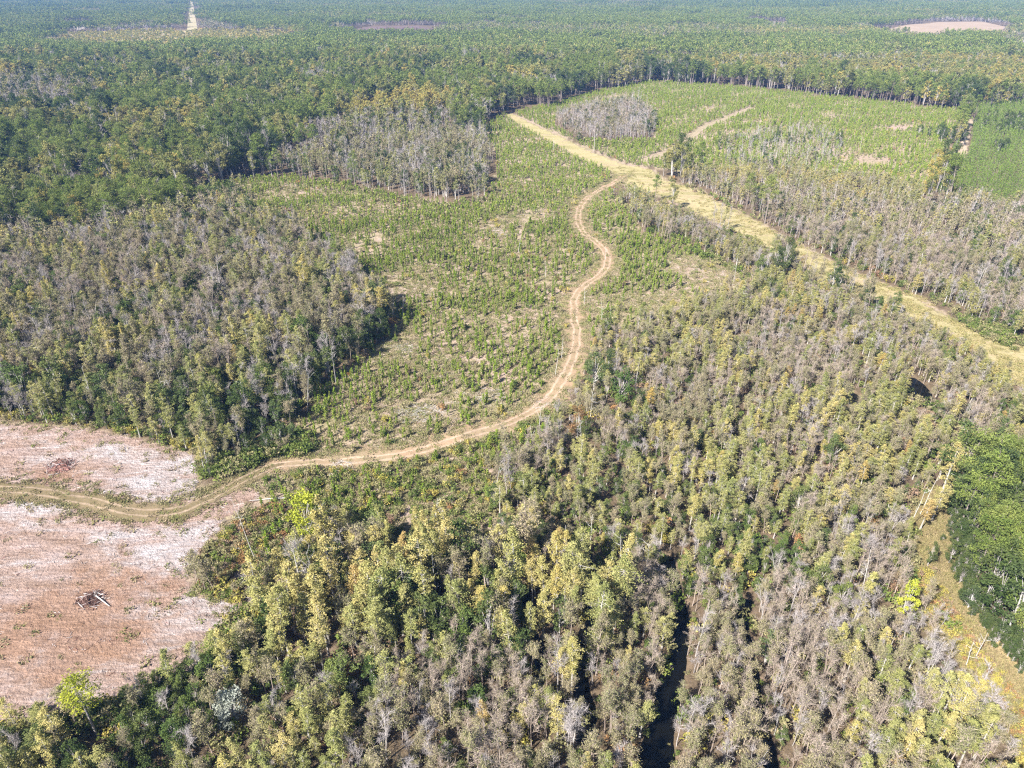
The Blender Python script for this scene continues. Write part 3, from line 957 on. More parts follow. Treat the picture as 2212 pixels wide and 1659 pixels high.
# the sandy clearing
m, N, L = new_mat('clearing_sand')
pos = N.new('ShaderNodeNewGeometry').outputs['Position']
mp = N.new('ShaderNodeMapping')
mp.inputs['Rotation'].default_value = (0, 0, math.radians(-12))
mp.inputs['Scale'].default_value = (.34, 1.0, 1)
L.new(pos, mp.inputs['Vector'])
pv = mp.outputs[0]
base = ramp(N, [(.30, (.25, .168, .125)), (.45, (.32, .228, .185)), (.58, (.365, .27, .235)), (.72, (.40, .32, .30))])
L.new(noise_tex(N, L, pv, .28, 6, .68), base.inputs[0])
wh = ramp(N, [(.50, (0, 0, 0)), (.60, (.5, .5, .5)), (.72, (1, 1, 1))])
wa = N.new('ShaderNodeAttribute')
wa.attribute_name = 'u'
L.new(math_node(N, L, 'ADD', noise_tex(N, L, pv, .16, 8, .74, .8), math_node(N, L, 'SUBTRACT', math_node(N, L, 'MULTIPLY', wa.outputs['Fac'], .17), .085)), wh.inputs[0])
c1 = mix_rgb(N, L, wh.outputs[0], base.outputs[0], (.43, .39, .39))
og = ramp(N, [(.56, (0, 0, 0)), (.72, (.75, .75, .75))])
mo = N.new('ShaderNodeMapping')
mo.inputs['Location'].default_value = (31, 17, 5)
L.new(pos, mo.inputs['Vector'])
oa = N.new('ShaderNodeAttribute')
oa.attribute_name = 's'
L.new(math_node(N, L, 'ADD', noise_tex(N, L, mo.outputs[0], .12, 7, .72), math_node(N, L, 'SUBTRACT', math_node(N, L, 'MULTIPLY', oa.outputs['Fac'], .24), .04)), og.inputs[0])
c1 = mix_rgb(N, L, og.outputs[0], c1, (.29, .175, .115))
fr = ramp(N, [(.30, (.50, .47, .45)), (.5, (1, 1, 1)), (.70, (1.42, 1.42, 1.44))])
L.new(noise_tex(N, L, pv, 1.5, 8, .82), fr.inputs[0])
c1 = mix_rgb(N, L, .95, c1, fr.outputs[0], 'MULTIPLY')
mw = N.new('ShaderNodeMapping')
mw.inputs['Rotation'].default_value = (0, 0, math.radians(14))
mw.inputs['Scale'].default_value = (.10, 1.0, 1)
L.new(pos, mw.inputs['Vector'])
wr = ramp(N, [(.36, (.78, .75, .73)), (.5, (1, 1, 1)), (.64, (1.2, 1.2, 1.21))])
L.new(noise_tex(N, L, mw.outputs[0], .9, 5, .7, 1.2), wr.inputs[0])
c1 = mix_rgb(N, L, .8, c1, wr.outputs[0], 'MULTIPLY')
finish_sheet(m, N, L, pos, c1, ragged(N, L, pos, 2.2, .45), 1.0, 1.6, .9)
WHITE = [(410, 1180, 7), (450, 1150, 4), (370, 1215, 6), (300, 1000, 7), (390, 1030, 6), (425, 988, 3), (350, 1060, 6), (120, 1105, 5), (30, 1098, 5), (250, 1165, 5), (290, 1195, 4), (5, 1230, 5), (60, 1435, 3), (170, 1480, 3.5), (430, 1320, 6), (330, 1340, 5), (490, 1320, 4), (20, 962, 6), (110, 985, 5), (230, 965, 4)]
ORANGE = [(200, 1350, 8), (280, 1240, 5), (150, 1420, 6), (330, 1110, 3), (90, 1380, 7), (360, 1280, 4), (130, 1030, 5), (440, 1090, 4), (30, 1330, 5)]


def field_fd(x, y):
    d, _u, _s = poly_fd(FIELD)(x, y)
    out = []
    for spots in (WHITE, ORANGE):
        v = np.zeros(x.shape)
        for px, py, rad in spots:
            c = G(px, py)
            v = v + np.exp(-(((x - c[0]) / 1.5) ** 2 + (y - c[1]) ** 2) / rad ** 2)
        out.append(np.clip(v, 0, 1.2))
    return d, out[0], out[1]


fx0, fy0 = FIELD.min(0)
fx1, fy1 = FIELD.max(0)
sheet('cleared_field', max(fx0, -190) - 2, fx1 + 2, fy0 - 2, min(fy1, 240) + 2, .9, field_fd, m, .06, 'bare sandy clearing of pinkish brown soil with white sand streaks')

# the mown strip
m, N, L = new_mat('strip_grass')
pos = N.new('ShaderNodeNewGeometry').outputs['Position']
mp = N.new('ShaderNodeMapping')
mp.inputs['Rotation'].default_value = (0, 0, math.radians(52))
mp.inputs['Scale'].default_value = (.22, 1.0, 1)
L.new(pos, mp.inputs['Vector'])
rr_ = ramp(N, [(.28, (.175, .16, .07)), (.40, (.27, .235, .11)), (.54, (.345, .29, .16)), (.66, (.30, .225, .15)), (.80, (.36, .29, .21))])
L.new(noise_tex(N, L, mp.outputs[0], .16, 6, .68), rr_.inputs[0])
fr = ramp(N, [(.28, (.7, .7, .66)), (.5, (1, 1, 1)), (.72, (1.22, 1.22, 1.2))])
L.new(noise_tex(N, L, pos, 1.0, 5, .75), fr.inputs[0])
cs = mix_rgb(N, L, .9, rr_.outputs[0], fr.outputs[0], 'MULTIPLY')
finish_sheet(m, N, L, pos, cs, ragged(N, L, pos, 5.0, .22), 1.0, 1.2, .4)
sheet('grass_strip', STRIP[:, 0].min() - 2, min(STRIP[:, 0].max(), 330) + 2, STRIP[:, 1].min() - 2, STRIP[:, 1].max() + 2, 1.6, poly_fd(STRIP), m, .09, 'yellow mown grass strip running through the woods')


def road_mat(name, rut, crown, shoulder, half, gauge=.9, rutw=.42):
    m, N, L = new_mat(name)
    pos = N.new('ShaderNodeNewGeometry').outputs['Position']
    u = N.new('ShaderNodeAttribute')
    u.attribute_name = 'u'
    wob = math_node(N, L, 'MULTIPLY', math_node(N, L, 'SUBTRACT', noise_tex(N, L, pos, .09, 3, .5), .5), 2.4)
    au = math_node(N, L, 'ABSOLUTE', math_node(N, L, 'ADD', u.outputs['Fac'], wob))
    dr = math_node(N, L, 'DIVIDE', math_node(N, L, 'ABSOLUTE', math_node(N, L, 'SUBTRACT', au, gauge)), rutw)
    k = math_node(N, L, 'SUBTRACT', 1.25, math_node(N, L, 'ADD', dr, math_node(N, L, 'MULTIPLY', math_node(N, L, 'SUBTRACT', noise_tex(N, L, pos, .7, 5, .7), .5), 2.2)), True)
    n1 = noise_tex(N, L, pos, .12, 5, .65)
    cr = ramp(N, [(.32, crown), (.50, tuple(.5 * (a + b) for a, b in zip(crown, shoulder))), (.66, shoulder)])
    L.new(n1, cr.inputs[0])
    rc = ramp(N, [(.3, tuple(x * .86 for x in rut)), (.55, rut), (.72, tuple(min(.85, x * 1.2) for x in rut))])
    L.new(noise_tex(N, L, pos, .2, 5, .7), rc.inputs[0])
    c = mix_rgb(N, L, k, cr.outputs[0], rc.outputs[0])
    fr = ramp(N, [(.28, (.7, .7, .68)), (.5, (1, 1, 1)), (.72, (1.2, 1.2, 1.2))])
    L.new(noise_tex(N, L, pos, 1.6, 5, .75), fr.inputs[0])
    c = mix_rgb(N, L, .9, c, fr.outputs[0], 'MULTIPLY')
    return finish_sheet(m, N, L, pos, c, ragged(N, L, pos, half * .5, .5), .7, 1.8, .2)


def road(name, line, half, mat, lift, res, label):
    sheet(name, line[:, 0].min() - half - 2, line[:, 0].max() + half + 2, line[:, 1].min() - half - 2, line[:, 1].max() + half + 2, res, line_fd(line, half), mat, lift, label)


def part_line(line, y0, y1, x0=-1e9):
    return line


ksp = int(np.argmin(np.hypot(*(TRACK - G(560, 1022)).T)))
road('dirt_track', TRACK[:ksp + 3], 5.4, road_mat('track_dirt', (.37, .275, .20), (.235, .185, .115), (.305, .205, .135), 6.5, 1.0, .40), .13, .7, 'sandy two-rut dirt track winding from the grass strip to the clearing')
FT = TRACK[ksp - 3:]
road('clearing_track', FT[FT[:, 0] > -150], 3.3, road_mat('clearing_track_weeds', (.28, .21, .15), (.13, .105, .055), (.19, .145, .09), 4.5, 1.0, .34), .17, .7, 'weedy olive wheel track curving through the sandy clearing')
road('grassy_lane', LANE, 3.4, road_mat('lane_grass', (.39, .30, .21), (.32, .26, .125), (.36, .265, .15), 3.4, .85, .3), .11, .7, 'grassy two-rut lane beside the dark pine stand')
road('cutover_spur', SPUR, 3.4, road_mat('spur_dirt', (.30, .24, .17), (.25, .215, .12), (.28, .225, .15), 5.0, 1.2, 1.0), .13, 1.6, 'faint dirt spur crossing the green cutover')
road('boundary_track', EDGE_TRACK, 3.2, road_mat('boundary_dirt', (.38, .29, .215), (.31, .245, .17), (.34, .27, .20), 3.2, .9, .8), .13, 1.6, 'pale dirt track beside the young pine plantation')

# water
m, N, L = new_mat('swamp_water')
p = N.new('ShaderNodeBsdfPrincipled')
p.inputs['Base Color'].default_value = (.004, .004, .003, 1)
p.inputs['Specular IOR Level'].default_value = .35
p.inputs['Roughness'].default_value = .04
p.inputs['IOR'].default_value = 1.33
bp = N.new('ShaderNodeBump')
bp.inputs['Strength'].default_value = .06
bp.inputs['Distance'].default_value = .05
L.new(noise_tex(N, L, N.new('ShaderNodeNewGeometry').outputs['Position'], 1.1, 3), bp.inputs['Height'])
L.new(bp.outputs[0], p.inputs['Normal'])
o = N.new('ShaderNodeOutputMaterial')
L.new(p.outputs[0], o.inputs[0])
WATER = m
chan_labels = ['narrow black water channel at the edge of the golden stand', 'wide black water channel through the grey thicket', 'thin black slit of water inside the golden stand', 'short black water channel with brown banks in the grey thicket']
for (line, w0, w1), lb in zip(CHANNELS, chan_labels):
    n = len(line)
    t = np.gradient(line, axis=0)
    t /= np.linalg.norm(t, axis=1)[:, None]
    nn = np.stack([-t[:, 1], t[:, 0]], 1)
    hw = (chan_w(np.linspace(0, 1, n), w0, w1) / 2 + .7)[:, None]
    V = np.concatenate([line + nn * hw, line - nn * hw])
    me = bpy.data.meshes.new('water_channel')
    me.from_pydata([(a, b, -.42) for a, b in V], [], [(i, i + 1, n + i + 1, n + i) for i in range(n - 1)])
    me.materials.append(WATER)
    ob = bpy.data.objects.new('water_channel', me)
    C.objects.link(ob)
    ob['kind'] = 'structure'
    ob['label'] = lb
for pd, lb in zip(PONDS, ['dark blue pond opening in the swamp', 'small black pond hidden in the swamp', 'small black pool below the dirt track']):
    c = pd.mean(0)
    V = c + (pd - c) * 1.12
    me = bpy.data.meshes.new('pond')
    me.from_pydata([(a, b, -.42) for a, b in V], [], [list(range(len(V)))])
    me.materials.append(WATER)
    ob = bpy.data.objects.new('pond', me)
    C.objects.link(ob)
    ob['kind'] = 'structure'
    ob['label'] = lb


# far open land seen between the woods
def flat_mat(name, a, b):
    m, N, L = new_mat(name)
    pos = N.new('ShaderNodeNewGeometry').outputs['Position']
    r = ramp(N, [(.35, a), (.65, b)])
    L.new(noise_tex(N, L, pos, .02, 5, .65), r.inputs[0])
    d = N.new('ShaderNodeBsdfDiffuse')
    L.new(r.outputs[0], d.inputs['Color'])
    o = N.new('ShaderNodeOutputMaterial')
    L.new(d.outputs[0], o.inputs[0])
    return m


FAR_FIELDS = [
    ('crop_field', [(1905, 66), (1960, 54), (2030, 48), (2120, 47), (2180, 60), (2160, 76), (2040, 82), (1930, 78)], (.33, .25, .18), (.28, .21, .15), 'tan ploughed field far off among the woods'),
    ('marsh_meadow', [(70, 100), (130, 68), (300, 68), (440, 66), (560, 68), (650, 74), (640, 98), (450, 110), (330, 122), (160, 118)], (.34, .28, .14), (.30, .24, .13), 'pale straw marsh meadow beyond the pine woods'),
    ('bare_field', [(740, 68), (800, 58), (900, 57), (960, 66), (930, 80), (790, 82)], (.15, .105, .095), (.13, .09, .085), 'purplish brown field beyond the pine woods'),
    ('powerline_clearing', [(404, 66), (409, 20), (411, 1), (416, 1), (421, 30), (428, 70)], (.35, .29, .19), (.31, .27, .16), 'straight pale clearing running to the horizon'),
    ('bare_field', [(130, 58), (170, 52), (205, 56), (170, 66)], (.26, .22, .19), (.29, .25, .21), 'thin grey field strip in the far woods'),
    ('bare_field', [(1580, 54), (1640, 46), (1720, 49), (1690, 62)], (.30, .25, .20), (.27, .23, .19), 'thin tan field strip in the far woods'),
]
FARP = []
for nm, pp, a, b, lb in FAR_FIELDS:
    P = GP(pp)
    FARP.append(P)
    me = bpy.data.meshes.new(nm)
    me.from_pydata([(x, y, .5) for x, y in P], [], [list(range(len(P)))])
    me.materials.append(flat_mat(nm + '_soil', a, b))
    ob = bpy.data.objects.new(nm, me)
    C.objects.link(ob)
    ob['kind'] = 'structure'
    ob['label'] = lb

# ------------------------------------------------------------------ scattering the plants
PL = {k: [] for k in SPEC}         # key -> rows x, y, height, wide, region
GS = 1.85
ys = np.arange(44, 960, GS)
rows = []
for y in ys:
    hw = .80 * (y * cp + CAM_H * sp) + 26
    xs = np.arange(-hw, hw, GS)
    rows.append(np.stack([xs, np.full(len(xs), y)], 1))
P = np.concatenate(rows)
P = P + RNG.uniform(-.5, .5, P.shape) * GS * .95
reg = classify(P[:, 0], P[:, 1])
keys = list(SPEC)
clump = {k: Noise(26, 60 + i) for i, k in enumerate(keys)}
gapn = Noise(9, 55)
CLEAR = [(1980, 893, 3.6), (686, 1085, 2.6), (212, 1592, 2.6), (672, 1190, 2.2), (553, 1212, 2.5), (1340, 880, 3.6), (1283, 842, 2.5), (1248, 945, 3.0), (508, 1562, 2.6), (1690, 602, 3.0), (1945, 1340, 2.0), (1275, 1170, 2.0), (1340, 1230, 2), (945, 1310, 1.8), (690, 1300, 1.8), (1980, 850, 2.9), (1842, 866, 2.2)]
for ri, r in enumerate(REG):
    m = np.where(reg == ri)[0]
    if not len(m):
        continue
    x, y = P[m, 0], P[m, 1]
    dens = r[3] * (1 + .22 * gapn(x, y))
    if r[0] in ('island', 'grey', 'fargrey', 'yellow', 'north', 'northyel', 'snagpatch', 'lens'):
        dens = dens * np.clip(.28 + .72 * (seg_dist(x, y, r[1], True)[0] + 3 * n_edge(x, y)) / (14 if r[0] in ('island', 'grey', 'fargrey', 'yellow') else 5), .2, 1)
    for cpx, cpy, crad in CLEAR:
        cc_ = G(cpx, cpy)
        tow = -cc_ / np.hypot(*cc_)
        al = (x - cc_[0]) * tow[0] + (y - cc_[1]) * tow[1]
        la = np.abs((x - cc_[0]) * tow[1] - (y - cc_[1]) * tow[0])
        dens = np.where((al > -crad) & (al < crad * 2.6) & (la < crad), 0, dens)
    keep = RNG.uniform(0, 1, len(m)) < dens
    x, y = x[keep], y[keep]
    ks = list(MIX[r[2]])
    cs_ = 4.0 if r[0] in ('far', 'leftmid', 'farolive') else 1.3
    W = np.stack([MIX[r[2]][k] * np.exp((2.0 if cs_ > 2 else 1.05) * clump[k](x / cs_, y / cs_)) for k in ks])
    W = np.cumsum(W / W.sum(0), 0)
    ch = (RNG.uniform(0, 1, len(x)) > W).sum(0)
    h = RNG.uniform(r[4][0], r[4][1], len(x)) * (1 + .12 * gapn(y, x)) * np.clip(1 + .13 * RNG.normal(size=len(x)), .6, 1.4)
    low = np.ones(len(x))
    nr = np.hypot(x, y) < 620
    low[nr] = np.clip(.42 + .58 * (seg_dist(x[nr], y[nr], TRACK)[0] - 3) / 14, .4, 1)
    low = np.minimum(low, np.where(np.hypot(x, y) < 220, np.clip(.45 + .55 * (seg_dist(x, y, LANE)[0] - 4) / 10, .45, 1), 1)) if r[0] != 'pinestand' else low
    if r[0] in ('lens', 'yelswamp', 'brown', 'greenmix'):
        low = np.minimum(low, np.clip(.5 + .5 * seg_dist(x, y, STRIP, True)[0] / 22, .5, 1))
    for i, k in enumerate(ks):
        s = ch == i
        hk = h[s].copy() * low[s]
        if k in ('ed', 'em') and r[0] not in ('pinestand', 'far'):
            hk *= .72
        if k in ('cy', 'cg', 'co') and r[0] in ('greymass', 'bottomleft', 'greenmix'):
            hk *= 1.12
        PL[k].append(np.stack([x[s], y[s], hk, RNG.uniform(.85, 1.2, s.sum()), np.full(s.sum(), ri)], 1))


def add_pts(k, x, y, h, wd=None, ri=-1):
    n = len(x)
    if n:
        PL[k].append(np.stack([x, y, h, RNG.uniform(.85, 1.2, n) if wd is None else wd, np.full(n, ri)], 1))


# understory in the woods near the camera
m = np.where((reg > 0) & (np.hypot(P[:, 0], P[:, 1]) < 330) & (RNG.uniform(0, 1, len(reg)) < .34))[0]
x, y = P[m, 0] + 1.1, P[m, 1] + .7
un = RNG.uniform(0, 1, len(m))
UNDER = [('sg', 0, .36), ('so', .36, .88), ('sr', .88, .94), ('sy', .94, 1.0)]
UND = {}
for k, a, b in UNDER:
    s = (un >= a) & (un < b)
    UND[k] = np.stack([x[s], y[s], RNG.uniform(1.2, 3.0, s.sum()), RNG.uniform(.9, 1.3, s.sum()), np.full(s.sum(), -9)], 1)

# planted saplings in rows on the cutover
rd = np.array([.50, .866])
rn = np.array([rd[1], -rd[0]])
A, B = np.meshgrid(np.arange(-500, 1100, 1.4), np.arange(-600, 900, 2.9))
A = A.ravel() + RNG.uniform(-.8, .8, A.size)
B = B.ravel() + RNG.normal(size=B.size) * np.where(A > 330, .95, .34) + 1.2 * np.sin(A / 37)
sx, sy = A * rd[0] + B * rn[0], A * rd[1] + B * rn[1]
cutm = inside(sx, sy, CUT_W) | inside(sx, sy, CUT_E)
sx, sy = sx[cutm], sy[cutm]
rs = classify(sx, sy)
okm = ((rs < 0) | (rs == REG_I['snagpatch'])) & ~inside(sx, sy, STRIP) & ~inside(sx, sy, FIELD)
okm &= (seg_dist(sx, sy, TRACK)[0] > 3.6 + RNG.uniform(0, 2.5, len(sx))) & (seg_dist(sx, sy, SPUR)[0] > 4)
sap_n = Noise(30, 91)
sap_m = Noise(75, 92)
east = inside(sx, sy, CUT_E)
BARE = [(G(1070, 500), 11), (G(880, 640), 10), (G(860, 760), 8), (G(920, 890), 7), (G(1050, 855), 7), (G(1870, 350), 16), (G(1500, 590), 17), (G(1560, 600), 14), (G(1400, 655), 14), (G(960, 800), 8), (G(620, 412), 12), (G(1100, 470), 9), (G(1750, 330), 16), (G(1620, 335), 12), (G(900, 1000), 10), (G(1540, 240), 15), (G(1500, 262), 12), (G(1640, 270), 14), (G(1960, 330), 16), (G(1780, 250), 12), (G(1930, 280), 12)]
dense = np.where(east, .50, .62) + np.where(east, .42, .30) * sap_n(sx, sy) + .14 * sap_m(sx, sy) + np.where(east, .22, 0) + np.clip((sy - 260) / 700, -.1, .2)
for c, rad in BARE:
    dense -= .6 * np.exp(-((sx - c[0]) ** 2 + (sy - c[1]) ** 2) / rad ** 2)
for pp, amt in ((GP([(1330, 500), (1440, 520), (1450, 610), (1380, 640), (1335, 580)]), .35), (GP([(700, 760), (860, 780), (860, 870), (700, 890)]), .25), (GP([(830, 480), (1000, 470), (1010, 570), (840, 580)]), .25), (GP([(940, 640), (1160, 640), (1160, 760), (940, 760)]), .12),
                (GP([(1060, 960), (1200, 930), (1230, 990), (1080, 1030)]), .2), (GP([(640, 960), (700, 800), (900, 740), (1240, 760), (1180, 860), (1000, 930), (760, 980)]), .26)):
    dense += amt * inside(sx, sy, pp)
south = seg_dist(sx, sy, TRACK)[1]
dense -= .25 * (inside(sx, sy, GP([(560, 1010), (760, 1000), (1000, 955), (1080, 1100), (1070, 1200), (760, 1200), (560, 1150)])))
kp = okm & (RNG.uniform(0, 1, len(sx)) < dense)
add_pts('sa', sx[kp], sy[kp], RNG.uniform(1.4, 3.9, kp.sum()), RNG.uniform(.85, 1.35, kp.sum()))
# the young plantation
A, B = np.meshgrid(np.arange(-200, 1200, 1.8), np.arange(-200, 1200, 4.1))
rd2 = np.array([-.30, .954])
rn2 = np.array([rd2[1], -rd2[0]])
A = A.ravel() + RNG.uniform(-.4, .4, A.size)
B = B.ravel() + RNG.uniform(-.3, .3, B.size)
px_, py_ = A * rd2[0] + B * rn2[0], A * rd2[1] + B * rn2[1]
mm = inside(px_, py_, PLANT)
px_, py_ = px_[mm], py_[mm]
kp = (seg_dist(px_, py_, EDGE_TRACK)[0] > 3.5) & (RNG.uniform(0, 1, len(px_)) < .86)
add_pts('yp', px_[kp], py_[kp], RNG.uniform(5, 7.5, kp.sum()))
for cx, cy_, n_, sp_ in ((2170, 285, 26, 9), (2195, 270, 20, 8), (2040, 300, 16, 7), (2150, 330, 8, 5)):
    c = G(cx, cy_)
    add_pts('ed', c[0] + RNG.normal(size=n_) * sp_, c[1] + RNG.normal(size=n_) * sp_ * 1.3, RNG.uniform(6, 10, n_))

# shrubs in the open
A = RNG.uniform(-1, 1, (34000, 2))
ox, oy = A[:, 0] * 380 + 110, 80 + (A[:, 1] * .5 + .5) * 620
om = inside(ox, oy, CUT_W) | inside(ox, oy, CUT_E)
ox, oy = ox[om], oy[om]
ok = (classify(ox, oy) < 0) & ~inside(ox, oy, STRIP) & ~inside(ox, oy, FIELD) & (seg_dist(ox, oy, TRACK)[0] > 3.4) & (seg_dist(ox, oy, SPUR)[0] > 4)
ox, oy = ox[ok], oy[ok]
sn = Noise(40, 71)
un = RNG.uniform(0, 1, len(ox)) + .12 * sn(ox, oy)
dd = np.exp(-oy / 420)
southern = inside(ox, oy, GP([(560, 1015), (760, 1003), (900, 985), (1050, 945), (1200, 870), (1240, 960), (1070, 1200), (760, 1200), (560, 1200)]))
kk = RNG.uniform(0, 1, len(ox)) < np.where(southern, .6, np.where(oy > 330, .62, .34))
for k, a, b in (('sg', -9, .30), ('so', .30, .80), ('sy', .80, .93), ('sr', .93, 9)):
    s = (un >= a) & (un < b) & kk
    add_pts(k, ox[s], oy[s], RNG.uniform(.7, 2.3, s.sum()) * np.where(southern[s], 1.1, 1))
# extra thick brush south of the track, along wood edges and round the clearing
BR = [(GP([(640, 1015), (760, 1005), (900, 990), (1050, 950), (1190, 890), (1240, 960), (1190, 1080), (1070, 1190), (900, 1200), (760, 1195), (640, 1190)]), 760, (('sg', .42), ('so', .42), ('sy', .13), ('sr', .03)), (.8, 2.2)),
      (GP([(-60, 880), (60, 880), (200, 905), (330, 930), (420, 955), (440, 980), (420, 985), (330, 952), (200, 925), (60, 910), (-60, 905)]), 190, (('sg', .3), ('so', .45), ('sy', .25)), (.8, 2.2)),
      (GP([(440, 1000), (520, 985), (600, 960), (660, 930), (690, 960), (620, 1000), (540, 1020), (460, 1040), (436, 1030)]), 190, (('sg', .7), ('so', .3)), (1.2, 3.2)),
      (GP([(415, 1225), (470, 1150), (560, 1100), (640, 1100), (620, 1200), (560, 1280), (500, 1300), (430, 1280)]), 330, (('sr', .16), ('so', .52), ('sg', .2), ('sy', .12)), (.8, 2.0)),
      (GP([(500, 1330), (560, 1300), (600, 1360), (560, 1420), (450, 1500), (250, 1570), (60, 1620), (-100, 1640), (-100, 1600), (80, 1580), (260, 1520), (420, 1466)]), 360, (('sg', .5), ('so', .35), ('sy', .15)), (1.2, 3.0)),
      (GP([(1335, 425), (1410, 494), (1540, 556), (1610, 590), (1650, 606), (1650, 615), (1540, 568), (1410, 506), (1335, 440)]), 240, (('sg', .6), ('so', .4)), (1.2, 3.2)),
      (GP([(1960, 1230), (2050, 1230), (2110, 1350), (2200, 1470), (2330, 1700), (2240, 1760), (2150, 1560), (2090, 1440), (2000, 1330)]), 520, (('sy', .5), ('so', .35), ('sr', .15)), (.5, 1.6)),
      (GP([(1440, 388), (1640, 478), (1900, 608), (2060, 684), (2230, 760), (2230, 740), (2060, 662), (1900, 590), (1640, 462), (1440, 378)]), 300, (('sg', .4), ('so', .5), ('sr', .1)), (1.0, 2.6)),
      (GP([(2060, 690), (2120, 690), (2200, 730), (2230, 760), (2180, 760), (2100, 720)]), 110, (('sg', .6), ('so', .4)), (1.5, 3.0)),
      (GP([(1250, 300), (1340, 310), (1430, 300), (1440, 312), (1340, 322), (1250, 312)]), 120, (('sg', .6), ('so', .4)), (1.5, 3.0)),
      (GP([(690, 388), (870, 426), (960, 440), (1042, 430), (1042, 442), (960, 452), (860, 436), (690, 398)]), 160, (('sg', .5), ('so', .5)), (1.0, 2.8)),
      ]
for poly, n, mixk, hr in BR:
    lo_, hi_ = poly.min(0), poly.max(0)
    q = RNG.uniform(0, 1, (n * 5, 2)) * (hi_ - lo_) + lo_
    q = q[inside(q[:, 0], q[:, 1], poly)]
    q = q[seg_dist(q[:, 0], q[:, 1], TRACK)[0] > 3.2]
    q = q[seg_dist(q[:, 0], q[:, 1], LANE)[0] > 2.2][:n]
    un = RNG.uniform(0, 1, len(q))
    a = 0
    for k, p in mixk:
        s = (un >= a) & (un < a + p)
        a += p
        add_pts(k, q[s, 0], q[s, 1], RNG.uniform(hr[0], hr[1], s.sum()))
# dark low evergreens added along the pine stand edge, standing in for its black shade
PE = smooth_line(GP([(2056, 1085), (2052, 1160), (2064, 1250), (2086, 1318), (2136, 1388), (2212, 1475)]), 1.1)
PE = np.repeat(PE, 3, 0)
q = PE + RNG.normal(size=PE.shape) * (1.6, 1.6) + np.array([2.6, .8])
add_pts('ed', q[:, 0], q[:, 1], RNG.uniform(1.6, 5.5, len(q)), RNG.uniform(.8, 1.3, len(q)))
# brush along the water
for line, w0, w1 in CHANNELS:
    wd = chan_w(np.linspace(0, 1, len(line)), w0, w1)[:, None]
    for sgn in (-1, 1):
        t = np.gradient(line, axis=0)
        t /= np.linalg.norm(t, axis=1)[:, None]
        nn = np.stack([-t[:, 1], t[:, 0]], 1)
        q = line + nn * sgn * (wd / 2 + .8) + RNG.normal(size=line.shape) * .35
        q = q[RNG.uniform(0, 1, len(q)) < .6]
        add_pts('so', q[::2, 0], q[::2, 1], RNG.uniform(.7, 1.5, len(q[::2])))
        add_pts('sg', q[1::2, 0], q[1::2, 1], RNG.uniform(.7, 1.5, len(q[1::2])))

for k in PL:
    PL[k] = np.concatenate(PL[k]) if PL[k] else np.zeros((0, 5))


# ------------------------------------------------------------------ single plants: the ones that show largest are objects of their own
def tag(o, label, cat, group=None):
    o['label'] = label
    o['category'] = cat
    if group:
        o['group'] = group


def add_tree(name, trunk, crown, loc, scale, rot, label, cat, group=None, tname='trunk', cname='crown'):
    e = bpy.data.objects.new(name, None)
    e.empty_display_size = .5
    e.location = loc
    e.rotation_euler = (0, 0, rot)
    e.scale = scale
    C.objects.link(e)
    for nm, me in ((tname, trunk), (cname, crown)):
        if me is not None:
            o = bpy.data.objects.new(nm, me)
            o.parent = e
            C.objects.link(o)
    tag(e, label, cat, group)
    return e


KIND = {
    'cy': ('golden yellow cypress tree', 'cypress'), 'cg': ('yellow-green cypress tree', 'cypress'), 'co': ('russet cypress tree', 'cypress'),
    'bg': ('bare silver-grey tree', 'bare tree'), 'bb': ('bare brown twiggy tree', 'bare tree'), 'hb': ('thin-leaved olive-brown tree', 'tree'),
    'eb': ('broad dark evergreen', 'tree'), 'br': ('broad olive-crowned tree', 'tree'), 'yr': ('round yellow-crowned tree', 'tree'), 'ed': ('dark evergreen tree', 'tree'), 'em': ('mid-green evergreen tree', 'tree'), 'pi': ('tall green pine', 'pine'), 'yp': ('young planted pine', 'pine'),
    'sa': ('bright green pine sapling', 'sapling'), 'sg': ('green shrub', 'shrub'), 'so': ('olive shrub', 'shrub'), 'sy': ('yellow shrub', 'shrub'), 'sr': ('rust-brown shrub', 'shrub'),
}


def open_phrase(x, y):
    px, py, _ = project(x, y, 0)
    if inside(np.array([x]), np.array([y]), LANE_OPEN)[0]:
        return 'beside the grassy lane'
    if x < G(545, 1100)[0] and py > 1290:
        return 'on the lower edge of the sandy clearing'
    if py > 1090 and px < 700:
        return 'on the point of the sandy clearing'
    if px < 445 and py < 1000:
        return 'on the upper edge of the sandy clearing'
    if inside(np.array([x]), np.array([y]), CUT_W)[0]:
        k = seg_dist(np.array([x]), np.array([y]), TRACK)
        if py > 935 and k[1][0] > 0 or py > 1000:
            return 'in the scrub below the dirt track bend'
        if k[0][0] < 9:
            return 'at the verge of the dirt track'
        if py > 720:
            return 'on the near end of the cutover'
        return 'in the planted rows of the cutover'
    if chan_d(np.array([x]), np.array([y]))[0] < 3:
        return 'on the bank of a black water channel'
    return 'at the edge of the woods'


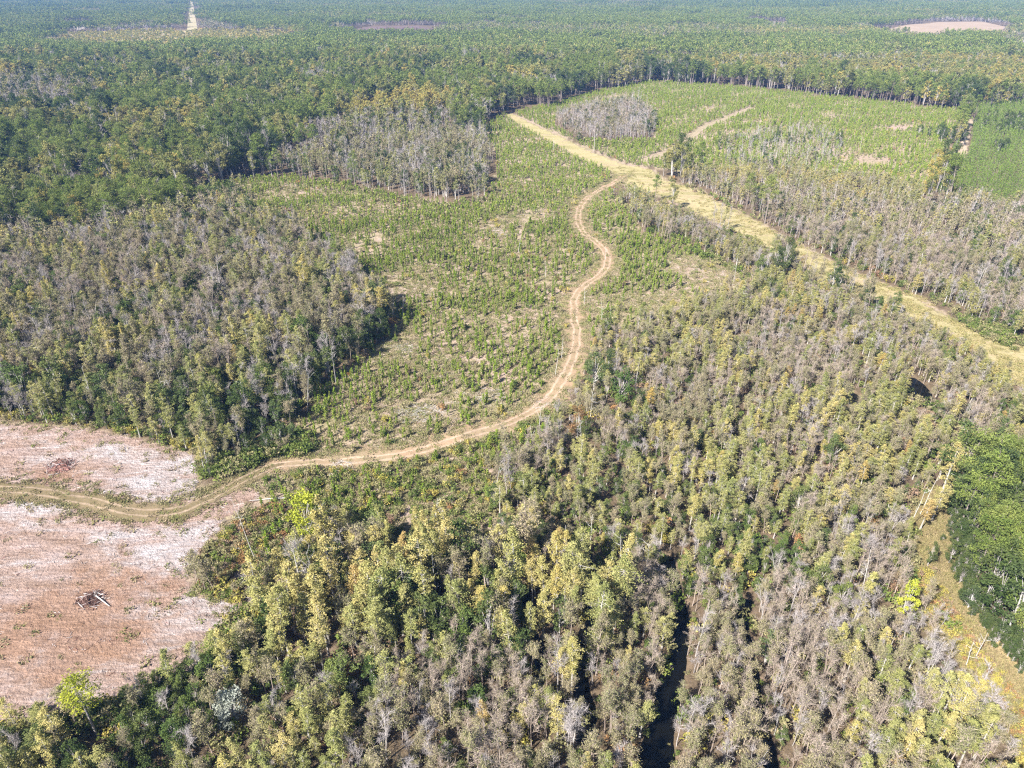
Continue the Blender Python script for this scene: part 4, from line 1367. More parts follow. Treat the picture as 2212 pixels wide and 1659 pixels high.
def wood_phrase(ri, x, y):
    px, py, _ = project(x, y, 0)
    nm, ph = REG[ri][0], REG[ri][5]
    if nm == 'greymass':
        side = []
        for line, w0, w1 in (CHANNELS[0], CHANNELS[1], CHANNELS[3]):
            o = np.argsort(line[:, 1])
            side.append(x > np.interp(y, line[o, 1], line[o, 0]))
        k = sum(side)
        return ['in the grey thicket under the golden stand', 'between the narrow channel and the wide channel', 'between the wide channel and the short channel', 'between the short channel and the grassy lane'][k]
    if nm == 'leftswamp':
        return 'at the top of the grey swamp wood' if py < 640 else ('in the middle of the grey swamp wood' if py < 770 else 'in the grey swamp wood close above the clearing')
    if nm == 'far':
        return 'in the pine woods past the mixed woods' if px < 480 else ('in the pine woods behind the bare wood' if px < 1120 else ('in the pine woods behind the grey island' if px < 1450 else 'in the pine woods behind the far cutover'))
    if nm == 'yelswamp':
        return ph if px < 1480 else ('in the yellowing swamp below the grass strip' if px < 1880 else 'in the yellowing swamp around the dark blue pond')
    if nm == 'cypress':
        return 'in the golden stand under the scrub' if px < 850 else ('in the middle of the golden stand' if px < 1090 else 'in the golden stand by the narrow channel')
    if nm == 'bottomleft':
        return 'in the green thicket under the charred heap' if px < 330 else 'in the green thicket by the corner of the clearing'
    return ph


LMARK = [(130, 1008, 'reddish stump heap'), (196, 1296, 'charred burn heap'), (905, 893, 'bleached white slash'), (1040, 850, 'grey slash spread'), (735, 1010, 'white branch heap below the track'), (1069, 1068, 'white dead trunk in the scrub'), (1162, 945, 'white dead trunk at the track bend'),
         (553, 1212, 'tall bleached dead tree on the point'), (672, 1190, 'bright lime tree'), (212, 1592, 'lone lime-green pine'), (508, 1562, 'silvery round tree'), (1340, 880, 'round green oak'), (1248, 945, 'rust-brown tree'), (1690, 602, 'tall evergreen column'), (1980, 838, 'dark blue pond'),
         (1842, 856, 'small black pond'), (985, 972, 'lone little pine on the verge'), (2002, 1225, 'narrow black-green tree on the lane'), (1945, 1340, 'lime-yellow tree by the orange grass'), (2030, 1075, 'tall golden cypress by the pines'), (1258, 1165, 'head of the narrow channel'),
         (1262, 1600, 'foot of the narrow channel'), (1440, 1200, 'head of the wide channel'), (1425, 1600, 'widest reach of black water'), (1612, 1290, 'head of the short channel'), (1650, 1610, 'foot of the short channel'), (2105, 1425, 'leaning dead trunk by the lane'), (1860, 1290, 'long white trunk in the swamp'),
         (945, 1310, 'white dead tree in the golden stand'), (690, 1300, 'white bare trunk near the clearing corner'), (664, 890, 'thin white trunk at the wood corner'), (726, 828, 'forked dead tree by the cutover'), (1300, 722, 'white stem where swamp meets track'), (1352, 378, 'junction of track and strip'), (434, 985, 'sharp inner corner of the clearing')]
groups = {}
for k in SPEC:
    groups.setdefault(SPEC[k][0], []).append(k)
REST = {}
LIMIT = 290
for nm, ks in groups.items():
    allp = np.concatenate([np.concatenate([PL[k], np.full((len(PL[k]), 1), i)], 1) for i, k in enumerate(ks)])
    x, y, h = allp[:, 0], allp[:, 1], allp[:, 2]
    zz = zf(x, y)
    px, py, dep = project(x, y, zz + h * .6)
    vis = (px > 8) & (px < 2204) & (py > 8) & (py < 1650)
    size = np.where(vis, h / dep, 0)
    size *= RNG.uniform(.9, 1.1, len(size))
    order = np.argsort(-size)
    sel = np.zeros(len(allp), bool)
    n_sel = min(LIMIT, int(vis.sum()))
    sel[order[:n_sel]] = True
    own = {}
    sj = np.where(sel)[0]
    if nm != 'pine_tree' and len(sj):
        for i, k in enumerate(ks):
            kj = sj[allp[sj, 5] == i]
            for lx, ly, lt in LMARK:
                if not len(kj):
                    break
                c = G(lx, ly)
                dd_ = np.hypot(x[kj] - c[0], y[kj] - c[1])
                b = int(np.argmin(dd_))
                if dd_[b] < 9 and kj[b] not in own:
                    own[kj[b]] = f'{KIND[k][0]} standing just beside the {lt}'
    for j in sj:
        k = ks[int(allp[j, 5])]
        H0 = SPEC[k][1]
        v = int(RNG.integers(0, NVAR[k]))
        s = h[j] / H0
        ws = s * allp[j, 3] if k in ('sa', 'sg', 'so', 'sy', 'sr', 'yp', 'ed', 'em', 'eb', 'br', 'yr', 'pi') else (.75 * s + .25) * allp[j, 3]
        ri = int(allp[j, 4])
        where = wood_phrase(ri, x[j], y[j]) if ri >= 0 else open_phrase(x[j], y[j])
        med = {'cy': 13, 'cg': 13, 'co': 13, 'bg': 11.2, 'bb': 11.2, 'hb': 11.2, 'ed': 8, 'em': 8, 'eb': 14, 'br': 14, 'yr': 14, 'pi': 15.5, 'yp': 6.2, 'sa': 3.0, 'sg': 1.8, 'so': 1.8, 'sy': 1.6, 'sr': 1.6}[k]
        adj = 'big' if h[j] > med else 'smaller'
        lb = f'{adj} {KIND[k][0]} {where}'
        add_tree(nm, PROTO[k][v][0], PROTO[k][v][1], (x[j], y[j], zz[j] - .05), (ws, ws, s), RNG.uniform(0, 6.28), own.get(j, lb), KIND[k][1], f'{KIND[k][0]} beside its landmark' if j in own else f'{adj} {KIND[k][0]} group {where}')
    REST[nm] = (ks, allp[~sel], zz[~sel])

# ------------------------------------------------------------------ the rest of the woods: one mass for each kind
protos = bpy.data.collections.new('plant_kinds')


def scatter_group(name, coll):
    ng = bpy.data.node_groups.new(name, 'GeometryNodeTree')
    ng.interface.new_socket('Geometry', in_out='INPUT', socket_type='NodeSocketGeometry')
    ng.interface.new_socket('Geometry', in_out='OUTPUT', socket_type='NodeSocketGeometry')
    N, L = ng.nodes, ng.links
    gi, go = N.new('NodeGroupInput'), N.new('NodeGroupOutput')
    ci = N.new('GeometryNodeCollectionInfo')
    ci.inputs['Collection'].default_value = coll
    ci.inputs['Separate Children'].default_value = True
    ci.inputs['Reset Children'].default_value = True
    ip = N.new('GeometryNodeInstanceOnPoints')
    ip.inputs['Pick Instance'].default_value = True
    for nm, ty, sock in (('pick', 'INT', 'Instance Index'), ('spin', 'FLOAT_VECTOR', 'Rotation'), ('size', 'FLOAT_VECTOR', 'Scale')):
        a = N.new('GeometryNodeInputNamedAttribute')
        a.data_type = ty
        a.inputs['Name'].default_value = nm
        L.new(a.outputs['Attribute'], ip.inputs[sock])
    L.new(gi.outputs[0], ip.inputs['Points'])
    L.new(ci.outputs[0], ip.inputs['Instance'])
    L.new(ip.outputs[0], go.inputs[0])
    return ng


def mass(name, meshes, pts, size, spin, pick, label, cat=None):
    coll = bpy.data.collections.new(name + '_kinds')
    for i, me in enumerate(meshes):
        coll.objects.link(bpy.data.objects.new(f'{name}_kind_{i:03d}', me))
    me = bpy.data.meshes.new(name)
    n = len(pts)
    me.vertices.add(n)
    me.vertices.foreach_set('co', np.asarray(pts, np.float32).ravel())
    a = me.attributes.new('pick', 'INT', 'POINT')
    a.data.foreach_set('value', np.asarray(pick, np.int32))
    a = me.attributes.new('spin', 'FLOAT_VECTOR', 'POINT')
    a.data.foreach_set('vector', np.stack([np.zeros(n), np.zeros(n), spin], 1).astype(np.float32).ravel())
    a = me.attributes.new('size', 'FLOAT_VECTOR', 'POINT')
    a.data.foreach_set('vector', np.asarray(size, np.float32).ravel())
    ob = bpy.data.objects.new(name, me)
    C.objects.link(ob)
    md = ob.modifiers.new('scatter', 'NODES')
    md.node_group = scatter_group(name + '_scatter', coll)
    ob['kind'] = 'stuff'
    ob['label'] = label
    if cat:
        ob['category'] = cat
    return ob


WOODS = {'cypress_tree': ('cypress_woods', 'mass of yellow and green cypress crowns through the swamp'), 'bare_tree': ('bare_woods', 'mass of leafless grey and brown trees through the woods'),
         'half_bare_tree': ('half_bare_woods', 'mass of thin-leaved olive trees through the swamp'), 'evergreen_tree': ('evergreen_woods', 'mass of dark evergreens through the woods'),
         'broad_evergreen': ('broad_evergreen_woods', 'mass of broad dark evergreens amid the far pines'), 'broadleaf_tree': ('broadleaf_woods', 'mass of olive and yellow broad crowns amid the far pines'),
         'pine_tree': ('pine_woods', 'mass of green pine crowns behind the cutover'), 'young_pine': ('young_pine_plantation', 'close rows of young pines beside the cutover'),
         'pine_sapling': ('sapling_cover', 'rows of small pine saplings across the cutover'), 'shrub': ('shrub_cover', 'low brush over the cutover and under the trees')}
for nm, (ks, allp, zz) in REST.items():
    meshes, off = [], []
    for k in ks:
        off.append((len(meshes), len(meshes) + NVAR[k]))
        meshes += [p[2] for p in PROTO[k]] + [p[3] for p in PROTO[k]]
    if nm == 'shrub':
        ex = np.concatenate([np.concatenate([UND[k], np.full((len(UND[k]), 1), ks.index(k))], 1) for k in UND])
        allp = np.concatenate([allp, ex])
        zz = np.concatenate([zz, zf(ex[:, 0], ex[:, 1])])
    n = len(allp)
    ki = allp[:, 5].astype(int)
    H0 = np.array([SPEC[k][1] for k in ks])[ki]
    nv = np.array([NVAR[k] for k in ks])[ki]
    far = np.hypot(allp[:, 0], allp[:, 1]) > 330
    base = np.where(far, np.array([o[1] for o in off])[ki], np.array([o[0] for o in off])[ki])
    pick = base + (RNG.uniform(0, .999, n) * nv).astype(int)
    s = allp[:, 2] / H0
    prop = nm in ('pine_sapling', 'shrub', 'young_pine', 'evergreen_tree', 'broad_evergreen', 'broadleaf_tree', 'pine_tree')
    ws = (s if prop else (.75 * s + .25)) * allp[:, 3] * np.where(far & (not prop), 1.12, 1)
    wn, lb = WOODS[nm]
    mass(wn, meshes, np.stack([allp[:, 0], allp[:, 1], zz - .05], 1), np.stack([ws, ws, s], 1), RNG.uniform(0, 6.28, n), pick, lb)

# grass
tufts = []
for k, hh in (('grass', .55), ('gyel', .6), ('gror', .65)):
    for i in range(4):
        K = mk_tuft(400 + i, 18, hh, .42)
        tufts.append(K.mesh('tuft', [LEAF[k]]))
gp = []
q = RNG.uniform(-1, 1, (230000, 2))
x, y = q[:, 0] * 230 + 20, 70 + (q[:, 1] * .5 + .5) * 360
mcut = inside(x, y, CUT_W)
x1, y1 = x[mcut], y[mcut]
ok = (classify(x1, y1) < 0) & (seg_dist(x1, y1, TRACK)[0] > 2.4 + RNG.uniform(0, 1.6, len(x1))) & ~inside(x1, y1, FIELD) & (RNG.uniform(0, 1, len(x1)) < np.clip(1.15 - y1 / 520 + .3 * n_mid(y1, x1), .1, 1) * .85)
gp.append((x1[ok], y1[ok], 0))
ms = inside(x, y, STRIP)
x1, y1 = x[ms], y[ms]
kk = RNG.uniform(0, 1, len(x1)) < np.clip(1.6 - y1 / 250, .12, 1) * (.55 + .4 * n_small(x1, y1))
x1, y1 = x1[kk], y1[kk]
gp.append((x1, y1, 1))
q = RNG.uniform(0, 1, (24000, 2))
lo_, hi_ = LANE_OPEN.min(0), LANE_OPEN.max(0)
q = q * (hi_ - lo_) + lo_
q = q[inside(q[:, 0], q[:, 1], LANE_OPEN)]
dl = seg_dist(q[:, 0], q[:, 1], LANE)[0]
q = q[(np.abs(dl - .85) > .3) & (RNG.uniform(0, 1, len(q)) < .8)]
gp.append((q[:, 0], q[:, 1], 2))
# verge of the track through the clearing and thin weeds on the sand
i = RNG.integers(0, len(TRACK), 5200)
q = TRACK[i] + RNG.normal(size=(5200, 2)) * 2.6
dl = seg_dist(q[:, 0], q[:, 1], TRACK)[0]
q = q[(dl > 1.9) | ((dl < .4) & (RNG.uniform(0, 1, len(q)) < .3))]
gp.append((q[:, 0], q[:, 1], 0))
q = RNG.uniform(0, 1, (5000, 2)) * (FIELD.max(0) - FIELD.min(0)) + FIELD.min(0)
q = q[inside(q[:, 0], q[:, 1], FIELD)]
edge = seg_dist(q[:, 0], q[:, 1], FIELD, True)[0]
q = q[RNG.uniform(0, 1, len(q)) < .10 + .9 * np.exp(-edge / 2.5)]
gp.append((q[:, 0], q[:, 1], 0))
gx_ = np.concatenate([g[0] for g in gp])
gy_ = np.concatenate([g[1] for g in gp])
gt = np.concatenate([np.full(len(g[0]), g[2]) for g in gp])
n = len(gx_)
s = RNG.uniform(.6, 1.5, n)
mass('grass', tufts, np.stack([gx_, gy_, zf(gx_, gy_) + .02], 1), np.stack([s, s, s * RNG.uniform(.7, 1.2, n)], 1), RNG.uniform(0, 6.28, n), gt * 4 + RNG.integers(0, 4, n), 'tufts of straw and yellow grass in the open ground')

# broken sticks and clods on the cleared ground
sticks = []
for i in range(5):
    r = np.random.default_rng(700 + i)
    T = MB()
    for j in range(3):
        a = r.uniform(0, 6.28)
        c = r.normal(size=2) * .4
        l = r.uniform(.3, 1.1)
        tube(T, [(c[0], c[1], .04), (c[0] + math.cos(a) * l, c[1] + math.sin(a) * l, .05 + r.uniform(0, .2))], [.05, .03], 4, 0, r.uniform(0, 1))
    sticks.append(T.mesh('stick', [BARK['slash'] if i < 3 else BARK['redwood']]))
q = RNG.uniform(0, 1, (1500, 2)) * (FIELD.max(0) - FIELD.min(0)) + FIELD.min(0)
q = q[inside(q[:, 0], q[:, 1], FIELD)]
q = q[seg_dist(q[:, 0], q[:, 1], TRACK)[0] > 3]
q2 = []
for c, rad in BARE:
    if math.hypot(*c) < 420:
        q2.append(c + RNG.normal(size=(int(rad * 14), 2)) * rad * .6)
q2 = np.concatenate(q2)
q2 = q2[(seg_dist(q2[:, 0], q2[:, 1], TRACK)[0] > 2.6) & inside(q2[:, 0], q2[:, 1], CUT_W)]
A = RNG.uniform(-1, 1, (9000, 2))
q3 = np.stack([A[:, 0] * 200, 100 + (A[:, 1] * .5 + .5) * 330], 1)
q3 = q3[inside(q3[:, 0], q3[:, 1], CUT_W)]
q3 = q3[(classify(q3[:, 0], q3[:, 1]) < 0) & (seg_dist(q3[:, 0], q3[:, 1], TRACK)[0] > 3)]
q = np.concatenate([q, q2, q3])
n = len(q)
s = RNG.uniform(.3, 1.0, n)
mass('debris', sticks, np.stack([q[:, 0], q[:, 1], zf(q[:, 0], q[:, 1]) + .06], 1), np.stack([s, s, s], 1), RNG.uniform(0, 6.28, n), RNG.integers(0, 5, n), 'broken sticks and clods scattered over the cleared ground')

# ------------------------------------------------------------------ woods out to the horizon
TS = 56.0


def tile(seed, mixk, hmin, hmax, n):
    r = np.random.default_rng(seed)
    J = MB()
    ks = list(mixk)
    mats = [BARK['pine'], BARK['grey']] + [LEAF[x] if x != 'bg' else BARK['twig_grey'] for x in ks]
    p = np.array([mixk[k] for k in ks])
    p = p / p.sum()
    g = int(math.sqrt(n))
    for a in range(g):
        for b in range(g):
            x = (a + r.uniform(0, 1)) / g * TS - TS / 2
            y = (b + r.uniform(0, 1)) / g * TS - TS / 2
            h = r.uniform(hmin, hmax)
            i = int(r.choice(len(ks), p=p))
            k = ks[i]
            tt = r.uniform(0, 1)
            twigs(J, [(x, y, 0)], [(x, y, h * .9)], .20, r, 0 if k == 'pi' else 1, tint=tt)
            if k == 'bg':
                m_ = 26
                c = np.array([x, y, h * .4]) + ball(r, m_) * (.6, .6, h * .15)
                e = c + (r.normal(size=(m_, 3)) * (.7, .7, .5) + (0, 0, 1.0)) * h * .18
                twigs(J, c, e, .20, r, 2 + i, tint=tt)
            else:
                m_ = 40
                R = (2.9 if k in ('pi', 'hb', 'ed') else 2.5) * r.uniform(.8, 1.2)
                lo = .55 if k == 'pi' else .3
                c = np.array([x, y, h * (1 + lo) / 2]) + ball(r, m_) * (R, R, h * (1 - lo) / 2)
                leaves(J, c, .85, r, 2 + i, None, .6, tint=tt)
    return J.mesh('far_wood', mats)


TMIX = [({'pi': .80, 'ed': .08, 'br': .12}, 13, 19, 81), ({'pi': .6, 'br': .24, 'ed': .10, 'yr': .06}, 12, 18, 81), ({'br': .35, 'bg': .35, 'pi': .2, 'ed': .1}, 10, 16, 90), ({'bg': .55, 'hb': .3, 'ed': .15}, 9, 14, 100), ({'br': .55, 'yr': .2, 'pi': .25}, 10, 15, 90), ({'pi': .5, 'ed': .5}, 13, 18, 100), ({'yr': .3, 'br': .45, 'bg': .25}, 2.5, 6.5, 49)]
tiles, tk = [], []
for ti, (mx_, a, b, n) in enumerate(TMIX):
    for v in range(2):
        tiles.append(tile(900 + ti * 10 + v, mx_, a, b, n))
        tk.append(ti)
tp = []
step = 50.0
for y in np.arange(960 + step / 2, 8900, step):
    hw = .80 * (y * cp + CAM_H * sp) + 80
    xs = np.arange(-hw, hw, step)
    tp.append(np.stack([xs, np.full(len(xs), y)], 1))
tp = np.concatenate(tp)
tp = tp + RNG.uniform(-4, 4, tp.shape)
okm = np.ones(len(tp), bool)
meadow = inside(tp[:, 0] + 40 * n_big(tp[:, 0], tp[:, 1]), tp[:, 1] + 30 * n_big(tp[:, 1], tp[:, 0]), FARP[1])
for Pf in FARP[:1] + FARP[2:]:
    wide = 24 if np.ptp(Pf[:, 0]) > 60 else 20
    okm &= ~inside(tp[:, 0], tp[:, 1], Pf) & ~((seg_dist(tp[:, 0], tp[:, 1], Pf, True)[0] < wide) & (tp[:, 1] < 1e5))
tp = tp[okm]
meadow = meadow[okm]
tn = [Noise(760, 300 + i, sx=.45, sy=1.3) for i in range(6)]
dy = tp[:, 1]
wts = np.stack([.45 * np.ones(len(tp)) + np.clip((1500 - dy) / 900, 0, 1) * 1.2, .32 * np.ones(len(tp)), np.where(dy > 1300, .22, .10), np.where(dy > 1300, .16, .03), np.where(dy > 1300, .07, .07), np.where(dy > 1500, .25, .05)])
wts = wts * np.exp(3.0 * np.stack([t(tp[:, 0], tp[:, 1]) for t in tn]))
wts = np.cumsum(wts / wts.sum(0), 0)
tc_ = (RNG.uniform(0, 1, len(tp)) > wts).sum(0)
tc_[meadow] = 6
n = len(tp)
s = RNG.uniform(.9, 1.1, n)
mass('far_woods', tiles, np.stack([tp[:, 0], tp[:, 1], np.zeros(n)], 1), np.stack([s, s, s * RNG.uniform(.85, 1.15, n)], 1), RNG.integers(0, 4, n) * math.pi / 2, tc_ * 2 + RNG.integers(0, 2, n), 'unbroken woods stretching to the hazy horizon')

# ------------------------------------------------------------------ single things that stand out
def variant(me, mats):
    m2 = me.copy()
    m2.materials.clear()
    for x in mats:
        m2.materials.append(x)
    return m2


def hero(name, kind, px, py, h, wide, label, cat, leaf=None, bark=None, v=0, rot=0.0):
    T, K = PROTO[kind][v][0], PROTO[kind][v][1]
    if leaf is not None:
        K = variant(K, leaf if isinstance(leaf, list) else [leaf])
    if bark is not None:
        T = variant(T, [bark])
    x, y = G(px, py)
    s = h / SPEC[kind][1]
    return add_tree(name, T, K, (x, y, zf(x, y)[0] - .05), (s * wide, s * wide, s), rot, label, cat)


hero('pine_tree', 'pi', 212, 1592, 14.5, 1.0, 'lone lime-green pine leaning over the lower edge of the sandy clearing', 'pine', LEAF['lime'], BARK['grey'], 1)
hero('broadleaf_tree', 'em', 672, 1190, 14.0, 1.0, 'bright lime tree on bare pale stems between clearing and golden stand', 'tree', LEAF['lime'], BARK['pale'], 2)
hero('evergreen_tree', 'ed', 1340, 880, 11.5, 1.05, 'round bright green oak beside the dirt track', 'tree', LEAF['bay'], None, 0)
hero('evergreen_tree', 'ed', 1283, 842, 11.0, .95, 'grey-green tree with white stems beside the dirt track', 'tree', LEAF['em'], BARK['white'], 1)
hero('evergreen_tree', 'ed', 1310, 842, 13.0, .75, 'tall dark green tree beside the round oak at the track', 'tree', LEAF['ed'], None, 2)
hero('evergreen_tree', 'ed', 1378, 905, 8.0, 1.0, 'lower dark tree tucked under the round oak', 'tree', LEAF['ed'], None, 3)
hero('russet_tree', 'em', 1248, 945, 8.8, 1.15, 'rust-brown leaved tree below the dirt track', 'tree', LEAF['rust'], BARK['pale'], 3)
hero('evergreen_tree', 'ed', 1266, 955, 7.0, 1.0, 'black-green tree in the shade of the rust-brown tree', 'tree', LEAF['ed'], None, 1, 1.0)
hero('silver_shrub', 'em', 508, 1562, 7.0, 1.5, 'round silvery grey-green tree below the sandy clearing', 'tree', LEAF['silver'], BARK['white'], 4)
hero('evergreen_tree', 'ed', 1690, 602, 17.0, .55, 'tallest dark evergreen column beside the grass strip', 'tree', LEAF['ed'], None, 0)
hero('evergreen_tree', 'ed', 1672, 600, 12.5, .8, 'broad dark evergreen beside the tall column at the grass strip', 'tree', LEAF['ed'], None, 2)
hero('evergreen_tree', 'ed', 1640, 610, 9.0, 1.0, 'low dark evergreen at the foot of the wood by the grass strip', 'tree', LEAF['em'], None, 3)
hero('pine_sapling', 'yp', 985, 972, 3.4, 1.1, 'lone dark little pine standing on the dirt track verge', 'pine', LEAF['pi'], None, 0)
hero('pine_tree', 'pi', 730, 600, 15.0, .8, 'slim dark pine at the wooded edge of the cutover', 'pine', None, None, 3)
hero('evergreen_tree', 'ed', 960, 560, 3.6, 1.3, 'small dark round bush alone in the cutover', 'bush', LEAF['ed'], None, 1)
hero('pine_tree', 'pi', 1760, 298, 11.0, 1.1, 'dark pine standing alone in the far cutover', 'pine', None, None, 2)
hero('evergreen_tree', 'ed', 1745, 302, 6.0, 1.4, 'spreading dark tree beside the lone pine in the far cutover', 'tree', LEAF['ed'], None, 0)
hero('cypress_tree', 'cy', 2010, 1130, 10.0, 1.3, 'broad golden cypress at the head of the grassy lane', 'cypress', LEAF['cy'], None, 1)
hero('cypress_tree', 'co', 1985, 1150, 8.5, 1.4, 'orange-leaved cypress at the head of the grassy lane', 'cypress', LEAF['co'], None, 1)
hero('cypress_tree', 'cy', 2030, 1075, 14.0, 1.2, 'tall golden cypress against the dark pine stand', 'cypress', LEAF['cy'], None, 2)
hero('evergreen_tree', 'ed', 2002, 1225, 6.5, .6, 'narrow black-green tree alone on the grassy lane', 'tree', LEAF['ed'], None, 2)
hero('evergreen_tree', 'em', 1945, 1340, 9.5, .8, 'lime-yellow leafy tree at the edge of the orange grass', 'tree', LEAF['lime'], None, 1)

# bleached dead trees
SNAGS = [
    (1069, 1068, 8.5, 3, 'white dead trunk standing in the scrub below the track'), (1162, 945, 8.8, 4, 'white dead trunk beside the bend of the track'),
    (1153, 978, 8.0, 2, 'grey dead trunk just below the bend of the track'), (1275, 1170, 7.5, 4, 'pale dead stub in the green thicket'), (553, 1212, 16.5, 7, 'tall bleached dead tree on the point of the clearing'),
    (664, 890, 11.0, 2, 'thin white dead trunk at the corner of the wood'), (726, 828, 12.0, 5, 'white forked dead tree at the wood edge by the cutover'), (870, 690, 9.5, 3, 'grey dead stem alone near the cutover edge'),
    (850, 690, 10.0, 5, 'white broken dead tree near the cutover edge'), (1178, 600, 6.5, 1, 'thin grey dead stem in the middle of the cutover'), (1120, 545, 7.0, 1, 'slender dead stem standing among the saplings'),
    (1308, 560, 6.0, 2, 'dead stem at the outer bend of the track'), (1262, 660, 6.0, 2, 'short dead stem on the verge of the upper track'), (1300, 722, 12.0, 3, 'white dead stem where the yellow swamp meets the track'),
    (1318, 726, 10.0, 3, 'leaning dead stem beside the yellow swamp'), (1200, 812, 8.5, 2, 'dead stem among the saplings near the track'), (1213, 775, 7.0, 1, 'bare pole near the track in the cutover'),
    (1585, 610, 11.0, 6, 'white dead tree in front of the tall evergreen column'), (1650, 612, 11.0, 5, 'slim white dead tree by the evergreens at the strip'),
    (1580, 212, 9.0, 5, 'white dead tree at the far pine edge'), (1380, 205, 8.0, 5, 'white dead tree at the far corner of the cutover'), (1705, 290, 17.0, 6, 'tall white dead tree in the far cutover'),
    (1840, 260, 10.0, 5, 'forked white dead tree in the far cutover'), (1640, 215, 8.5, 6, 'pale dead tree near the far pine edge'), (1196, 330, 9.0, 6, 'white dead tree among saplings by the grass strip'),
    (1858, 325, 9.0, 4, 'dead stem beside the bare patch in the far cutover'), (1720, 300, 9.0, 3, 'dead stem behind the lone far pine'), (1560, 250, 7.5, 2, 'dead pole beside the faint spur'),
    (1700, 365, 9.5, 6, 'white dead tree in the grey patch above the strip'), (1660, 362, 8.5, 5, 'dead tree in the grey patch above the strip'), (1740, 368, 9.0, 6, 'broken white tree in the grey patch above the strip'), (1620, 350, 8.0, 5, 'leaning dead tree in the grey patch above the strip'),
    (2105, 1425, 7.5, 4, 'long pale dead trunk leaning by the grassy lane'), (2085, 1440, 6.5, 4, 'pale dead trunk below the grassy lane'), (1985, 1115, 10.0, 2, 'bare pale pole at the head of the grassy lane'),
    (1860, 1290, 11.0, 3, 'long white trunk in the yellow swamp below the lane head'), (1960, 1150, 11.0, 2, 'white trunk at the edge of the yellow swamp'), (1340, 1230, 9.0, 7, 'white forked tree at the top of the channels'),
    (1395, 1245, 9.5, 6, 'second white forked tree at the top of the channels'), (1258, 980, 11.0, 6, 'bleached stem beside the rust-brown tree'), (1275, 915, 10.0, 9, 'spreading white dead tree under the round oak'),
    (935, 1150, 9.0, 9, 'spreading grey dead tree above the golden stand'), (945, 1310, 12.0, 8, 'white dead tree inside the golden stand'), (690, 1300, 13.0, 8, 'white bare trunk near the corner of the clearing'),
    (470, 930, 13.0, 4, 'white stem in the wood edge behind the clearing'), (395, 905, 14.0, 4, 'leaning white stem in the wood edge behind the clearing'), (370, 900, 14.5, 5, 'white forked stem above the clearing'), (210, 895, 14.0, 6, 'pale grey stems at the wood edge above the clearing'), (540, 920, 12.5, 5, 'pale stem in the wood corner by the track'),
]
for i, (px, py, h, lm, lb) in enumerate(SNAGS):
    T, B = mk_snag(500 + i, h, lm)
    x, y = G(px, py)
    e = bpy.data.objects.new('dead_tree', None)
    e.location = (x, y, zf(x, y)[0] - .1)
    e.rotation_euler = (RNG.normal() * .07, RNG.normal() * .07, RNG.uniform(0, 6.28))
    C.objects.link(e)
    tag(e, lb, 'dead tree', 'bleached dead trees')
    wsc = 1.0 + .0016 * math.hypot(x, y)
    tk_ = bpy.data.objects.new('trunk', T.mesh('trunk', [BARK['white']]))
    tk_.parent = e
    C.objects.link(tk_)
    for mb in B:
        o = bpy.data.objects.new('limb', mb.mesh('limb', [BARK['white']]))
        o.parent = tk_
        C.objects.link(o)

# brush piles and slash
log_meshes = []
for i in range(5):
    r = np.random.default_rng(800 + i)
    T = MB()
    l = 1.0
    tube(T, [(-.5, 0, 0), (-.15, r.normal() * .03, r.normal() * .02), (.2, r.normal() * .03, 0), (.5, 0, 0)], [.045, .042, .036, .026], 5, 0, r.uniform(0, 1))
    T.add([(-.5, .045, 0), (-.5, -.022, .039), (-.5, -.022, -.039)], [(0, 1, 2)], 0, .8)
    log_meshes.append(T)
LOGS = {}


def logs(matname):
    if matname not in LOGS:
        LOGS[matname] = [T.mesh('log', [BARK[matname]]) for T in log_meshes]
    return LOGS[matname]


def pile(name, px, py, rx, ry, hgt, n, mats, label, part, seed, lmin=.8, lmax=3.2, align=None, thick=1.0, mound=None):
    r = np.random.default_rng(seed)
    x, y = G(px, py)
    e = bpy.data.objects.new(name, None)
    e.location = (x, y, zf(x, y)[0] + .05)
    C.objects.link(e)
    tag(e, label, 'wood pile')
    if mound:
        M = MB()
        a = np.linspace(0, 2 * np.pi, 26, endpoint=False)
        V = [(0, 0, hgt * .42)]
        for k, (f, hh) in enumerate(((.22, .38), (.45, .26), (.62, .10), (.75, -.02))):
            wv = 1 + .18 * np.sin(a * 3 + k) + .1 * r.normal(size=26)
            V += [(rx * f * wv[j] * math.cos(a[j]), ry * f * wv[j] * math.sin(a[j]), hgt * (hh + .10 * r.normal()) if f < 1 else -.05) for j in range(26)]
        F = [[0, 1 + j, 1 + (j + 1) % 26] for j in range(26)]
        M.add(V, F, 0, .5)
        F4 = [[1 + k * 26 + j, 1 + (k + 1) * 26 + j, 1 + (k + 1) * 26 + (j + 1) % 26, 1 + k * 26 + (j + 1) % 26] for k in range(3) for j in range(26)]
        M.f.append(np.array(F4))
        M.m.append(np.zeros(len(F4)))
        o = bpy.data.objects.new('earth_mound', M.mesh('earth_mound', [BARK[mound]]))
        o.parent = e
        C.objects.link(o)
    for i in range(n):
        a, f = r.uniform(0, 6.28), math.sqrt(r.uniform(0, 1))
        o = bpy.data.objects.new(part, logs(mats[i % len(mats)])[int(r.integers(0, 5))])
        l = r.uniform(lmin, lmax)
        o.location = (math.cos(a) * f * rx, math.sin(a) * f * ry, hgt * (1 - f) * r.uniform(.3, 1) + .08)
        o.rotation_euler = (r.uniform(0, 6.28), r.normal() * .28, (r.uniform(0, 6.28) if align is None else align + r.normal() * .35))
        w_ = l * .55 * r.uniform(.7, 1.4) * thick
        o.scale = (l, w_, w_)
        o.parent = e
        C.objects.link(o)
    return e


